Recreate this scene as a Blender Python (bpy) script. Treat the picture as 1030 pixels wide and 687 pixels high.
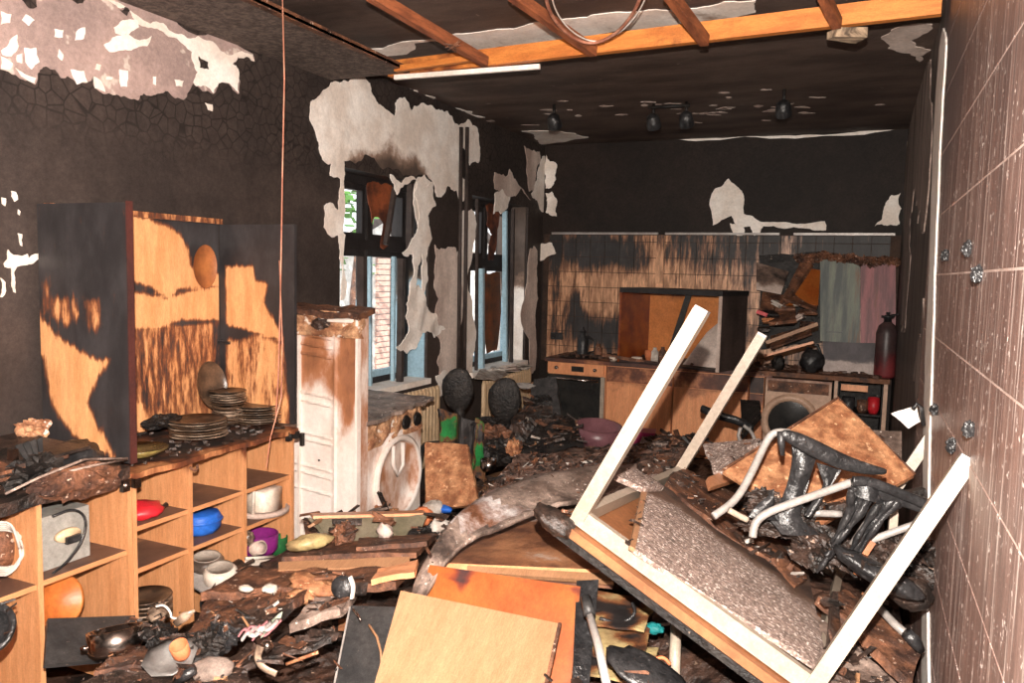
import bpy, bmesh, math, random
from mathutils import Vector, Matrix, noise
random.seed(7)
SC = bpy.context.scene
COL = SC.collection
for o in list(bpy.data.objects): bpy.data.objects.remove(o)

# ---------------------------------------------------------------- camera
CAMH = 1.7; FPX = 793.0; IW, IH = 1030.0, 687.0
CR = Matrix(((0.9132692965, -0.0582298946, 0.4031730043),
             (0.4066153516, 0.0706408026, -0.9108643328),
             (0.0245590695, 0.9958007614, 0.0881912452)))   # columns: right, up, backwards
cam_d = bpy.data.cameras.new('camera'); cam = bpy.data.objects.new('camera', cam_d); COL.objects.link(cam)
cam_d.sensor_fit = 'HORIZONTAL'; cam_d.sensor_width = 36.0; cam_d.lens = 36.0 * FPX / IW; cam_d.clip_start = 0.05
cam.matrix_world = Matrix.Translation((0, 0, CAMH)) @ CR.to_4x4()
SC.camera = cam

# ---------------------------------------------------------------- light
w = bpy.data.worlds.new('world'); SC.world = w; w.use_nodes = True
bg = w.node_tree.nodes['Background']; bg.inputs[0].default_value = (0.94, 0.97, 1.0, 1); bg.inputs[1].default_value = 1.7
fl = bpy.data.lights.new('camera_flash', 'POINT'); fl.energy = 1120; fl.color = (1.0, 0.91, 0.82); fl.shadow_soft_size = 0.012
flo = bpy.data.objects.new('camera_flash', fl); COL.objects.link(flo); flo.location = (-0.01, -0.01, CAMH + 0.165)
sn = bpy.data.lights.new('sun', 'SUN'); sn.energy = 9.0; sn.angle = 0.01; sn.color = (1, 0.95, 0.88)
sno = bpy.data.objects.new('sun', sn); COL.objects.link(sno); sno.rotation_euler = (math.radians(35), math.radians(38), 0)
SC.view_settings.view_transform = 'Standard'; SC.view_settings.look = 'None'; SC.view_settings.gamma = 1
SC.view_settings.use_curve_mapping = False; SC.view_settings.exposure = 0.0

# ---------------------------------------------------------------- placing
def P(px, py, X=None, Y=None, Z=None, d=None):
    """real position of a surveyed point, given one known coordinate"""
    r = CR @ Vector((px - IW/2, -(py - IH/2), -FPX))
    if X is not None: t = X / r.x
    elif Y is not None: t = Y / r.y
    elif Z is not None: t = (Z - CAMH) / r.z
    else: t = d / FPX
    return Vector((0, 0, CAMH)) + r * t
def PP(px, py, p0, n):
    r = CR @ Vector((px - IW/2, -(py - IH/2), -FPX)); c = Vector((0, 0, CAMH))
    return c + r * ((p0 - c).dot(n) / r.dot(n))
def crop(ox, oy, s, pts): return [(ox + a*s, oy + b*s) for a, b in pts]
def nz(p, s=1.0, o=0.0): return noise.noise(Vector((p[0]*s+o, p[1]*s+o*1.7, p[2]*s-o)))
def sst(a, b, x):
    t = min(1, max(0, (x-a)/(b-a))); return t*t*(3-2*t)

# ---------------------------------------------------------------- meshes
class MB:
    def __init__(s): s.v = []; s.f = []; s.b = []; s.sm = []
    def add(s, vs, fs, burn=0.0, smooth=False):
        n = len(s.v)
        for v in vs:
            v = Vector(v); s.v.append(v); s.b.append(burn(v) if callable(burn) else burn)
        for f in fs: s.f.append([n+i for i in f]); s.sm.append(smooth)
        return s
    def box(s, c, size, R=None, burn=0.0, taper=1.0, jit=0.0):
        c = Vector(c); hx, hy, hz = size[0]/2, size[1]/2, size[2]/2; vs = []
        for k in (-1, 1):
            for x, y in ((-1, -1), (1, -1), (1, 1), (-1, 1)):
                t = taper if k > 0 else 1
                v = Vector((x*hx*t, y*hy*t, k*hz))
                if jit: v += Vector([random.uniform(-jit, jit) for _ in range(3)])
                vs.append(c + (R @ v if R is not None else v))
        return s.add(vs, [(3,2,1,0),(4,5,6,7),(0,1,5,4),(1,2,6,5),(2,3,7,6),(3,0,4,7)], burn)
    def bx(s, a, b, burn=0.0):
        a = Vector(a); b = Vector(b)
        return s.box((a+b)/2, [abs(b[i]-a[i]) for i in range(3)], None, burn)
    def gbox(s, a, b, n, burn=0.0):
        """box a-b with gridded faces, so that the burn mask has vertices to live on"""
        a = Vector(a); b = Vector(b); n = list(n)
        def face(o, du, dv, nu, nv):
            vs = [o + du*(i/nu) + dv*(j/nv) for j in range(nv+1) for i in range(nu+1)]
            fs = [(j*(nu+1)+i, j*(nu+1)+i+1, (j+1)*(nu+1)+i+1, (j+1)*(nu+1)+i) for j in range(nv) for i in range(nu)]
            s.add(vs, fs, burn)
        d = b-a; X = Vector((d.x,0,0)); Y = Vector((0,d.y,0)); Z = Vector((0,0,d.z))
        face(a, Y, X, n[1], n[0]); face(a+Z, X, Y, n[0], n[1])
        face(a, X, Z, n[0], n[2]); face(a+Y, Z, X, n[2], n[0])
        face(a, Z, Y, n[2], n[1]); face(a+X, Y, Z, n[1], n[2])
        return s
    def sheet(s, c4, nx, ny, th, disp=None, burn=0.0, edge=None, smooth=True):
        """slab from corners a,b,c,d (counter-clockwise seen from its front)"""
        a, b, c, d = [Vector(q) for q in c4]; n = (b-a).cross(d-a).normalized(); vs = []
        for side in (0, 1):
            for j in range(ny+1):
                for i in range(nx+1):
                    u, v = i/nx, j/ny
                    p = a*(1-u)*(1-v) + b*u*(1-v) + c*u*v + d*(1-u)*v
                    if edge and (i in (0, nx) or j in (0, ny)):
                        ce = (a+b+c+d)/4; p = p + (ce-p).normalized()*edge*(0.5+0.9*noise.noise(p*9))
                    if disp: p = p + n*disp(u, v, p)
                    vs.append(p - n*th*side)
        N = (nx+1)*(ny+1); fs = []
        q = lambda i, j: j*(nx+1)+i
        for j in range(ny):
            for i in range(nx):
                fs.append((q(i,j), q(i+1,j), q(i+1,j+1), q(i,j+1)))
                fs.append((N+q(i,j), N+q(i,j+1), N+q(i+1,j+1), N+q(i+1,j)))
        for i in range(nx):
            fs.append((q(i,0), N+q(i,0), N+q(i+1,0), q(i+1,0))); fs.append((q(i,ny), q(i+1,ny), N+q(i+1,ny), N+q(i,ny)))
        for j in range(ny):
            fs.append((q(0,j), q(0,j+1), N+q(0,j+1), N+q(0,j))); fs.append((q(nx,j), N+q(nx,j), N+q(nx,j+1), q(nx,j+1)))
        return s.add(vs, fs, burn)
    def tube(s, pts, r, n=8, burn=0.0, caps=True, flat=1.0):
        pts = [Vector(p) for p in pts]; rs = r if isinstance(r, (list, tuple)) else [r]*len(pts); vs = []
        up = Vector((0.01, 0.02, 1)); pn = None
        for i, p in enumerate(pts):
            t = (pts[min(i+1, len(pts)-1)] - pts[max(i-1, 0)]).normalized()
            if pn is None:
                e = up if abs(t.dot(up.normalized())) < 0.9 else Vector((1, 0.1, 0)); e = (e - t*e.dot(t)).normalized()
            else: e = (pn - t*pn.dot(t)).normalized()
            pn = e; g = t.cross(e)
            for k in range(n):
                a = 2*math.pi*(k+0.5)/n; vs.append(p + (e*math.cos(a) + g*math.sin(a)*flat)*rs[i])
        fs = [(i*n+k, i*n+(k+1)%n, (i+1)*n+(k+1)%n, (i+1)*n+k) for i in range(len(pts)-1) for k in range(n)]
        if caps: fs += [tuple(range(n))[::-1], tuple((len(pts)-1)*n+k for k in range(n))]
        return s.add(vs, fs, burn, True if n > 4 else False)
    def lathe(s, c, prof, n=24, R=None, burn=0.0, sx=1.0, sy=1.0, cap0=True, cap1=False):
        c = Vector(c); vs = []
        for r, z in prof:
            for k in range(n):
                a = 2*math.pi*k/n; v = Vector((r*math.cos(a)*sx, r*math.sin(a)*sy, z)); vs.append(c + (R @ v if R is not None else v))
        m = len(prof)
        fs = [(i*n+k, i*n+(k+1)%n, (i+1)*n+(k+1)%n, (i+1)*n+k) for i in range(m-1) for k in range(n)]
        if cap0: fs.append(tuple(range(n))[::-1])
        if cap1: fs.append(tuple((m-1)*n+k for k in range(n)))
        return s.add(vs, fs, burn, True)
    def blob(s, c, r, amp=0.25, sc=3.0, n=14, R=None, burn=0.0, sq=1.0, seed=0.0):
        amp0 = amp; amp = amp*0.75; n = max(n, 26) if amp0 >= 0.4 else n; c = Vector(c); vs = []; m = n//2
        for j in range(m+1):
            th = math.pi*j/m
            for k in range(n):
                a = 2*math.pi*k/n
                v = Vector((math.sin(th)*math.cos(a), math.sin(th)*math.sin(a), math.cos(th)))
                h = 1 + amp*noise.noise(v*sc*0.6 + Vector((seed, seed*2, 0))) + amp*0.6*noise.noise(v*sc*1.6 + Vector((seed, 0, seed))) + (amp*0.28*noise.noise(v*sc*3 + Vector((0, seed, seed))) if amp0 >= 0.4 else 0)
                v = Vector((v.x*r[0], v.y*r[1], v.z*r[2]))*h; vs.append(c + (R @ v if R is not None else v))
        fs = [(j*n+k, (j+1)*n+k, (j+1)*n+(k+1)%n, j*n+(k+1)%n) for j in range(m) for k in range(n)]
        return s.add(vs, fs, burn, amp0 < 0.45)
    def poly(s, pts, depth, n, burn=0.0, curl=None):
        """flat polygon piece of thickness depth, extruded against n"""
        pts = [Vector(p) for p in pts]; m = len(pts)
        bm = bmesh.new(); bv = [bm.verts.new(p) for p in pts]
        try: f = bm.faces.new(bv)
        except ValueError: bm.free(); return s
        f.normal_update(); flip = f.normal.dot(n) < 0
        bmesh.ops.triangulate(bm, faces=[f]); bm.verts.index_update()
        if curl:
            for _ in range(2):
                es = [e for e in bm.edges if e.calc_length() > 0.07]
                if es: bmesh.ops.subdivide_edges(bm, edges=es, cuts=1); bmesh.ops.triangulate(bm, faces=bm.faces[:])
        bm.verts.index_update(); bm.normal_update()
        base = [v.co.copy() for v in bm.verts]; N = len(base)
        out = [p + n*(curl(p) if curl else 0) for p in base]
        fs = []
        for f in bm.faces:
            i = [v.index for v in f.verts]; i = i[::-1] if flip else i
            fs.append(tuple(i)); fs.append(tuple(N+k for k in i[::-1]))
        for e in bm.edges:
            if len(e.link_faces) == 1: a, b = e.verts[0].index, e.verts[1].index; fs.append((a, b, N+b, N+a))
        bm.free()
        return s.add(out + [p - n*depth for p in out], fs, burn)
    def build(s, name, mat, parent=None, kind=None, origin=None):
        me = bpy.data.meshes.new(name)
        if parent is not None: o0 = parent['_w'] if '_w' in parent else (0, 0, 0); o0 = Vector(o0)
        else: o0 = None
        lo = Vector([min(v[i] for v in s.v) for i in range(3)]); hi = Vector([max(v[i] for v in s.v) for i in range(3)])
        org = Vector(origin) if origin is not None else Vector(((lo.x+hi.x)/2, (lo.y+hi.y)/2, lo.z))
        me.from_pydata([v - org for v in s.v], [], s.f); me.polygons.foreach_set('use_smooth', s.sm)
        at = me.attributes.new('burn', 'FLOAT', 'POINT'); at.data.foreach_set('value', [float(x) for x in s.b])
        me.materials.append(mat); me.update()
        bm = bmesh.new(); bm.from_mesh(me); bmesh.ops.recalc_face_normals(bm, faces=bm.faces[:]); bm.to_mesh(me); bm.free()
        o = bpy.data.objects.new(name, me); COL.objects.link(o)
        o['_w'] = tuple(org)
        if parent is not None: o.parent = parent; o.location = org - o0
        else: o.location = org
        if kind: o['kind'] = kind
        return o
def T(name, label, cat, loc, group=None):
    o = bpy.data.objects.new(name, None); COL.objects.link(o); o.location = loc; o['_w'] = tuple(Vector(loc))
    o.empty_display_size = 0.1; o['label'] = label; o['category'] = cat
    if group: o['group'] = group
    return o
def tag(o, label, cat, group=None):
    o['label'] = label; o['category'] = cat
    if group: o['group'] = group
    return o
def jag(pts, amp=0.25, lev=3, seed=0):
    amp *= 1.5; lev += 1
    """break a traced outline into a torn edge"""
    rnd = random.Random(seed); pts = [Vector(p) for p in pts]
    for l in range(lev):
        q = []
        for i, p in enumerate(pts):
            p2 = pts[(i+1) % len(pts)]; q.append(p); L = (p2-p).length
            if L > 0.018:
                d = p2-p; side = Vector((d.z, 0, -d.x)) if abs(d.y) < 1e-4 else (Vector((0, d.z, -d.y)) if abs(d.x) < 1e-4 else Vector((d.y, -d.x, 0)))
                q.append((p+p2)/2 + side*rnd.uniform(-amp, amp)*0.5)
        pts = q; amp *= 0.8
    return pts
def smooth(pts, it=2):
    for _ in range(it):
        q_ = [pts[0]]
        for a, b in zip(pts[:-1], pts[1:]): q_ += [a*0.75+b*0.25, a*0.25+b*0.75]
        pts = q_ + [pts[-1]]
    return pts
def in_poly(x, y, poly):
    c = False; j = len(poly)-1
    for i in range(len(poly)):
        xi, yi = poly[i]; xj, yj = poly[j]
        if (yi > y) != (yj > y) and x < (xj-xi)*(y-yi)/(yj-yi+1e-12)+xi: c = not c
        j = i
    return c
def sd_poly(x, y, poly):
    d = 1e9; j = len(poly)-1
    for i in range(len(poly)):
        ax, ay = poly[j]; bx, by = poly[i]; vx, vy = bx-ax, by-ay; L = vx*vx+vy*vy+1e-12
        t = max(0, min(1, ((x-ax)*vx+(y-ay)*vy)/L)); dx, dy = x-ax-t*vx, y-ay-t*vy; d = min(d, dx*dx+dy*dy); j = i
    d = math.sqrt(d); return -d if in_poly(x, y, poly) else d
def clean_zone(polys, ax, soft=0.03, hi=1.0, lo=0.0):
    """burn mask: unburnt inside the polygons (plane axes ax), charred outside"""
    def f(v):
        d = min(sd_poly(v[ax[0]], v[ax[1]], p) for p in polys)
        return lo + (hi-lo)*sst(-soft, soft, d)
    return f

# ---------------------------------------------------------------- materials
def mat(name, c1, c2=None, scale=6.0, stretch=(1,1,1), rough=0.6, bump=0.15, bscale=40.0, metal=0.0,
        scorch=(0.16,0.06,0.025), char=(0.012,0.010,0.010), burnk=0.5, bns=7.0, bstretch=(1,1,1), world=False,
        speck=None, streak=None, spec=0.35, alpha=None, trans=0.0, detail=6.0, charrough=0.55, grit=0.16, crack=None):
    m = bpy.data.materials.new(name); m.use_nodes = True; nt = m.node_tree; N = nt.nodes; L = nt.links
    for n in list(N): N.remove(n)
    out = N.new('ShaderNodeOutputMaterial'); bs = N.new('ShaderNodeBsdfPrincipled'); L.new(bs.outputs[0], out.inputs[0])
    if world: g = N.new('ShaderNodeNewGeometry'); src = g.outputs['Position']
    else:
        tc = N.new('ShaderNodeTexCoord'); oi = N.new('ShaderNodeObjectInfo'); va = N.new('ShaderNodeVectorMath'); va.operation = 'ADD'
        sc_ = N.new('ShaderNodeMath'); sc_.operation = 'MULTIPLY'; sc_.inputs[1].default_value = 37.0
        L.new(oi.outputs['Random'], sc_.inputs[0]); L.new(tc.outputs['Object'], va.inputs[0]); L.new(sc_.outputs[0], va.inputs[1]); src = va.outputs[0]
    def noi(s, st, det=6.0, rg=0.6, dist=0.0):
        mp = N.new('ShaderNodeVectorMath'); mp.operation = 'MULTIPLY'; mp.inputs[1].default_value = st; L.new(src, mp.inputs[0])
        n = N.new('ShaderNodeTexNoise'); n.inputs['Scale'].default_value = s; n.inputs['Detail'].default_value = det
        n.inputs['Roughness'].default_value = rg; n.inputs['Distortion'].default_value = dist; L.new(mp.outputs[0], n.inputs['Vector']); return n.outputs[0]
    def ramp(x, a, b):
        r = N.new('ShaderNodeMapRange'); r.interpolation_type = 'SMOOTHSTEP'; r.inputs[1].default_value = a; r.inputs[2].default_value = b
        L.new(x, r.inputs[0]); return r.outputs[0]
    def mix(fac, a, b):
        x = N.new('ShaderNodeMix'); x.data_type = 'RGBA'; L.new(fac, x.inputs[0])
        for k, c in ((6, a), (7, b)):
            if isinstance(c, (tuple, list)): x.inputs[k].default_value = (*c, 1)
            else: L.new(c, x.inputs[k])
        return x.outputs[2]
    if c2 is None: c2 = tuple(c*0.7 for c in c1)
    col = mix(ramp(noi(scale, stretch, detail), 0.35, 0.65), c1, c2)
    if streak: col = mix(ramp(noi(streak[1], streak[2], 5.0, 0.7), streak[3], streak[4]), col, streak[0])
    if speck: col = mix(ramp(noi(speck[1], (1,1,1), 3.0), speck[2], speck[2]+0.06), col, speck[0])
    if grit:
        for gs, gk in ((55.0, grit), (210.0, grit*0.8), (13.0, grit*0.7)):
            gm = N.new('ShaderNodeMapRange'); gm.inputs[1].default_value = 0.3; gm.inputs[2].default_value = 0.7; gm.inputs[3].default_value = 1-gk; gm.inputs[4].default_value = 1+gk
            L.new(noi(gs, stretch if max(stretch) > 1 and gs < 100 else (1,1,1), 4.0, 0.65), gm.inputs[0])
            vm = N.new('ShaderNodeVectorMath'); vm.operation = 'SCALE'; L.new(col, vm.inputs[0]); L.new(gm.outputs[0], vm.inputs['Scale']); col = vm.outputs[0]
    if crack:
        vo = N.new('ShaderNodeTexVoronoi'); vo.feature = 'DISTANCE_TO_EDGE'; vo.inputs['Scale'].default_value = crack; L.new(src, vo.inputs['Vector'])
        ck = N.new('ShaderNodeMath'); ck.operation = 'MAXIMUM'; L.new(ramp(vo.outputs['Distance'], 0.01, 0.08), ck.inputs[0]); sx = N.new('ShaderNodeSeparateXYZ'); L.new(src, sx.inputs[0]); L.new(ramp(sx.outputs['Z'], 2.42, 2.12), ck.inputs[1])
        col = mix(ck.outputs[0], tuple(c*0.5 for c in c2), col)
    at = N.new('ShaderNodeAttribute'); at.attribute_name = 'burn'
    n1 = noi(bns, bstretch, 8.0, 0.68)
    ma = N.new('ShaderNodeMath'); ma.operation = 'SUBTRACT'; L.new(n1, ma.inputs[0]); ma.inputs[1].default_value = 0.5
    mm = N.new('ShaderNodeMath'); mm.operation = 'MULTIPLY_ADD'; L.new(ma.outputs[0], mm.inputs[0]); mm.inputs[1].default_value = burnk*2.2; L.new(at.outputs['Fac'], mm.inputs[2])
    col = mix(ramp(mm.outputs[0], 0.24, 0.56), col, scorch)
    fb = ramp(mm.outputs[0], 0.44, 0.78)
    n2 = noi(7.0, (1,1,0.5), 8.0, 0.72); chc = mix(ramp(n2, 0.35, 0.78), char, tuple(min(1, c*2.2+0.004) for c in char)); col = mix(fb, col, chc); L.new(col, bs.inputs['Base Color'])
    rr = N.new('ShaderNodeMapRange'); L.new(fb, rr.inputs[0]); rr.inputs[3].default_value = rough; rr.inputs[4].default_value = charrough; L.new(rr.outputs[0], bs.inputs['Roughness'])
    bs.inputs['Metallic'].default_value = metal; bs.inputs['Specular IOR Level'].default_value = spec
    if trans: bs.inputs['Transmission Weight'].default_value = trans
    if alpha is not None: bs.inputs['Alpha'].default_value = alpha
    if bump:
        bp = N.new('ShaderNodeBump'); bp.inputs['Strength'].default_value = bump; bp.inputs['Distance'].default_value = 0.01
        L.new(noi(bscale, stretch, 5.0, 0.65), bp.inputs['Height']); L.new(bp.outputs[0], bs.inputs['Normal'])
    return m
m_soot = mat('soot_wall', (0.050,0.037,0.032), (0.032,0.0245,0.022), scale=1.6, rough=0.6, bump=0.35, bscale=10, world=True, speck=((0.13,0.10,0.09), 36, 0.72), spec=0.3, grit=0.25, crack=16.0)
m_soot_back = mat('soot_back', (0.014,0.010,0.0085), (0.024,0.016,0.013), scale=1.1, grit=0.25, rough=0.65, bump=0.2, bscale=12, world=True, spec=0.2)
m_ceil = mat('soot_ceiling', (0.060,0.040,0.033), (0.12,0.082,0.066), scale=1.6, stretch=(1,2.5,1), rough=0.6, bump=0.3, bscale=16, world=True, speck=((0.26,0.2,0.17), 13, 0.70), spec=0.3)
m_plaster = mat('white_plaster', (0.93,0.87,0.81), (0.76,0.66,0.58), scale=3.2, rough=0.85, bump=0.45, bscale=9, grit=0.10, scorch=(0.30,0.20,0.15), char=(0.07,0.05,0.04), bns=6)
m_plaster2 = mat('bare_plaster', (0.40,0.29,0.26), (0.27,0.20,0.185), scale=2.5, rough=0.9, bump=0.35, bscale=18, speck=((0.58,0.49,0.43), 7.0, 0.61), scorch=(0.2,0.13,0.1))
m_pier = mat('grey_plaster', (0.72,0.60,0.53), (0.44,0.33,0.28), scale=3, stretch=(1,1,0.4), rough=0.9, bump=0.3, bscale=18, scorch=(0.2,0.13,0.1))
m_wood = mat('orange_wood', (0.58,0.275,0.125), (0.49,0.215,0.09), scale=5, stretch=(7,7,0.7), rough=0.5, bump=0.06, bscale=18, bns=5, bstretch=(2.2,2.2,0.7), scorch=(0.17,0.05,0.02), char=(0.016,0.012,0.011))
m_woodh = mat('shelf_wood', (0.60,0.285,0.13), (0.50,0.22,0.095), scale=5, stretch=(7,0.7,7), rough=0.5, bump=0.06, bscale=18, bns=6, burnk=0.35, scorch=(0.135,0.072,0.048), char=(0.085,0.045,0.032))
m_back = mat('back_board', (0.74,0.37,0.165), (0.62,0.285,0.115), scale=4, stretch=(4,4,0.7), rough=0.5, bump=0.08, bns=19, bstretch=(2.2,2.2,0.4), burnk=0.72, scorch=(0.19,0.06,0.025), char=(0.022,0.020,0.021), charrough=0.4)
m_beam = mat('orange_beam', (0.66,0.24,0.055), (0.50,0.155,0.035), scale=4, stretch=(0.8,5,5), rough=0.55, bump=0.1, bns=5, scorch=(0.17,0.045,0.015), char=(0.03,0.015,0.01))
m_beam2 = mat('scorched_beam', (0.34,0.11,0.045), (0.16,0.05,0.024), scale=6, stretch=(5,0.8,5), rough=0.6, bump=0.2)
m_pale = mat('pale_board', (0.345,0.182,0.096), (0.31,0.158,0.080), scale=3, stretch=(5,0.8,1), rough=0.5, bump=0.05)
m_door = mat('orange_door', (0.33,0.098,0.022), (0.24,0.054,0.011), scale=3.2, stretch=(1.5,1,1), rough=0.3, bump=0.05, bns=6, scorch=(0.16,0.03,0.015), char=(0.025,0.012,0.012), charrough=0.3)
m_hard = mat('hardboard', (0.46,0.225,0.11), (0.22,0.08,0.035), scale=16, grit=0.3, rough=0.7, bump=0.25, bscale=60, speck=((0.62,0.36,0.20), 30, 0.62), bns=7)
m_particle = mat('speckled_board', (0.36,0.265,0.225), (0.14,0.095,0.08), scale=85, grit=0.3, rough=0.85, bump=0.45, bscale=120, speck=((0.80,0.70,0.64), 90, 0.575), bns=8, scorch=(0.13,0.07,0.045), char=(0.035,0.022,0.018), detail=3)
m_char = mat('charred_wood', (0.055,0.032,0.024), (0.010,0.008,0.007), scale=14, rough=0.42, bump=1.0, bscale=38, speck=((0.34,0.22,0.16), 34, 0.655), grit=0.4, spec=0.6)
m_charbrown = mat('scorched_wood', (0.20,0.085,0.045), (0.045,0.022,0.016), scale=10, rough=0.6, bump=1.0, bscale=34, speck=((0.58,0.40,0.30), 40, 0.64), grit=0.4)
m_debris = mat('debris', (0.012,0.009,0.008), (0.075,0.038,0.026), scale=7, rough=0.45, grit=0.4, bump=1.0, bscale=38, world=True, speck=((0.27,0.18,0.13), 34, 0.66))
m_chips = mat('chips', (0.12,0.06,0.04), (0.02,0.014,0.012), scale=3.0, rough=0.65, bump=0.5, bscale=30, speck=((0.5,0.4,0.33), 6, 0.66), world=True)
m_rough = mat('rough_brown_board', (0.36,0.225,0.175), (0.13,0.07,0.05), scale=11, rough=0.8, bump=1.0, bscale=40, grit=0.4, speck=((0.80,0.70,0.64), 60, 0.63))
m_ash = mat('grey_charred_sheet', (0.36,0.27,0.225), (0.12,0.082,0.066), scale=5, rough=0.5, bump=0.8, bscale=26, grit=0.35, speck=((0.75,0.66,0.60), 48, 0.645), scorch=(0.05,0.035,0.03), char=(0.02,0.016,0.015))
m_white = mat('white_painted_steel', (0.38,0.315,0.25), (0.32,0.255,0.20), scale=3, rough=0.35, bump=0.03, spec=0.5)
m_enamel = mat('scorched_enamel', (0.86,0.78,0.73), (0.72,0.61,0.54), scale=4, stretch=(1,1,0.4), rough=0.5, bump=0.08, grit=0.07, bns=5, bstretch=(1,1,0.5), burnk=0.45, scorch=(0.40,0.165,0.075), char=(0.13,0.055,0.03))
m_insul = mat('burst_insulation', (0.62,0.36,0.20), (0.24,0.10,0.05), scale=14, grit=0.3, rough=0.9, bump=0.9, bscale=40, speck=((0.7,0.62,0.55), 20, 0.6), bns=9)
m_grey = mat('grey_steel_tube', (0.40,0.37,0.35), (0.30,0.27,0.25), scale=5, rough=0.4, bump=0.05, metal=0.2)
m_steel = mat('stainless', (0.50,0.44,0.40), (0.32,0.26,0.23), scale=3, rough=0.22, bump=0.05, metal=1.0)
m_blk = mat('melted_black_plastic', (0.012,0.012,0.013), (0.028,0.027,0.028), scale=10, rough=0.30, bump=0.9, bscale=20, grit=0.4, speck=((0.13,0.12,0.12),50,0.66), spec=0.5)
m_blkmatt = mat('burnt_black', (0.006,0.005,0.005), (0.018,0.014,0.012), scale=12, rough=0.5, bump=1.0, bscale=36, grit=0.4, speck=((0.20,0.15,0.12), 46, 0.67))
m_dark = mat('dark_slab', (0.026,0.026,0.027), (0.045,0.042,0.041), scale=5, rough=0.42, bump=0.25, grit=0.3, speck=((0.16,0.12,0.10), 60, 0.68))
m_tile = mat('kitchen_tile', (0.74,0.42,0.25), (0.36,0.19,0.11), scale=9, stretch=(3,3,0.5), rough=0.35, bump=0.06, world=True, bns=15, bstretch=(2.2,2.2,0.30), burnk=0.85, scorch=(0.22,0.105,0.06), char=(0.022,0.020,0.020), grit=0.2)
m_rtile = mat('sooty_wall_tile', (0.30,0.185,0.155), (0.19,0.115,0.098), scale=5, stretch=(3,3,0.35), rough=0.42, bump=0.05, world=True, bns=9, bstretch=(3,3,0.15), burnk=0.4,
              streak=((0.80,0.66,0.60), 15, (1,3.0,0.09), 0.53, 0.66), speck=((0.95,0.82,0.76), 40, 0.625), scorch=(0.17,0.125,0.118), char=(0.10,0.082,0.080), grit=0.25)
m_grout = mat('grout', (0.80,0.62,0.55), (0.55,0.40,0.34), scale=3, rough=0.9)
m_grout_dark = mat('dark_grout', (0.06,0.035,0.025), (0.03,0.02,0.016), rough=0.9)
m_blue = mat('blue_paint', (0.36,0.53,0.62), (0.28,0.43,0.52), scale=3, stretch=(1,1,.4), rough=0.5, scorch=(0.10,0.07,0.05))
m_frame = mat('burnt_frame', (0.030,0.022,0.020), (0.055,0.040,0.035), scale=8, rough=0.6, bump=0.4, scorch=(0.03,0.02,0.02))
m_cream = mat('cream_radiator', (0.68,0.50,0.32), (0.58,0.40,0.24), rough=0.4, bump=0.05, bns=5)
m_front = mat('cupboard_front', (0.74,0.33,0.16), (0.64,0.26,0.12), scale=4, stretch=(5,5,0.7), rough=0.4, bump=0.04, bns=4, scorch=(0.15,0.055,0.035), char=(0.03,0.018,0.016))
m_glassdark = mat('oven_glass', (0.018,0.018,0.018), (0.03,0.028,0.026), rough=0.15, bump=0.0, spec=0.6)
m_magenta = mat('magenta_plastic', (0.28,0.012,0.075), (0.22,0.01,0.06), rough=0.35, bump=0.0)
m_mauve = mat('mauve_pot', (0.17,0.075,0.085), (0.12,0.05,0.06), rough=0.35, bump=0.1)
m_red = mat('red_plastic', (0.52,0.02,0.03), (0.42,0.015,0.02), rough=0.4)
m_blueb = mat('blue_plastic', (0.02,0.13,0.55), (0.015,0.09,0.42), rough=0.5, bump=0.2)
m_green = mat('green_fabric', (0.015,0.20,0.045), (0.008,0.08,0.02), rough=0.8, bump=0.5, bns=10, burnk=1.3)
m_purple = mat('purple_plastic', (0.22,0.02,0.18), (0.16,0.015,0.13), rough=0.4)
m_ceramic = mat('white_ceramic', (0.74,0.66,0.58), (0.64,0.52,0.42), scale=8, rough=0.3, bump=0.05, bns=8, scorch=(0.3,0.14,0.07))
m_platem = mat('sooty_plate', (0.36,0.26,0.19), (0.06,0.038,0.028), scale=14, rough=0.3, bump=0.1)
m_platedark = mat('charred_plate', (0.035,0.024,0.018), (0.13,0.075,0.045), scale=12, rough=0.3, bump=0.15)
m_terra = mat('terracotta', (0.60,0.19,0.08), (0.45,0.13,0.05), rough=0.7)
m_brownbowl = mat('brown_bowl', (0.52,0.17,0.04), (0.34,0.09,0.02), scale=5, rough=0.4)
m_paper = mat('papers', (0.60,0.55,0.50), (0.30,0.24,0.2), scale=10, rough=0.9, bump=0.2)
m_cable = mat('cable', (0.62,0.30,0.20), (0.36,0.13,0.08), rough=0.5)
m_wcable = mat('white_cable', (0.7,0.64,0.58), None, rough=0.4)
m_applgrey = mat('appliance_grey', (0.34,0.33,0.30), (0.25,0.24,0.22), scale=6, rough=0.4, bns=7)
m_extred = mat('gas_bottle', (0.035,0.022,0.022), (0.065,0.035,0.033), rough=0.4, bns=6, grit=.3, scorch=(0.06,0.016,0.017), char=(0.11,0.016,0.018))
m_brick = mat('brick', (0.62,0.40,0.33), (0.52,0.30,0.24), scale=9, rough=0.9)
m_leaf = mat('leaf', (0.07,0.17,0.04), (0.10,0.22,0.05), rough=0.7)
m_render = mat('outside_render', (0.75,0.72,0.68), None, rough=0.9)
m_melt = mat('yellow_film', (0.46,0.36,0.17), (0.26,0.18,0.09), scale=10, rough=0.25, bump=0.3)
m_curt = mat('scorched_blind', (0.26,0.07,0.025), (0.05,0.016,0.010), scale=7, rough=0.6)
m_stripe = {}
def glass(name, col, a):
    m = mat(name, col, col, rough=0.08, bump=0.02, alpha=a, spec=0.5); return m
m_pane = glass('window_pane', (0.5,0.55,0.58), 0.12)
m_gtray = mat('murky_glass', (0.13,0.115,0.075), (0.20,0.17,0.12), scale=5, rough=0.25, bump=0.15, alpha=0.9)
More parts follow.
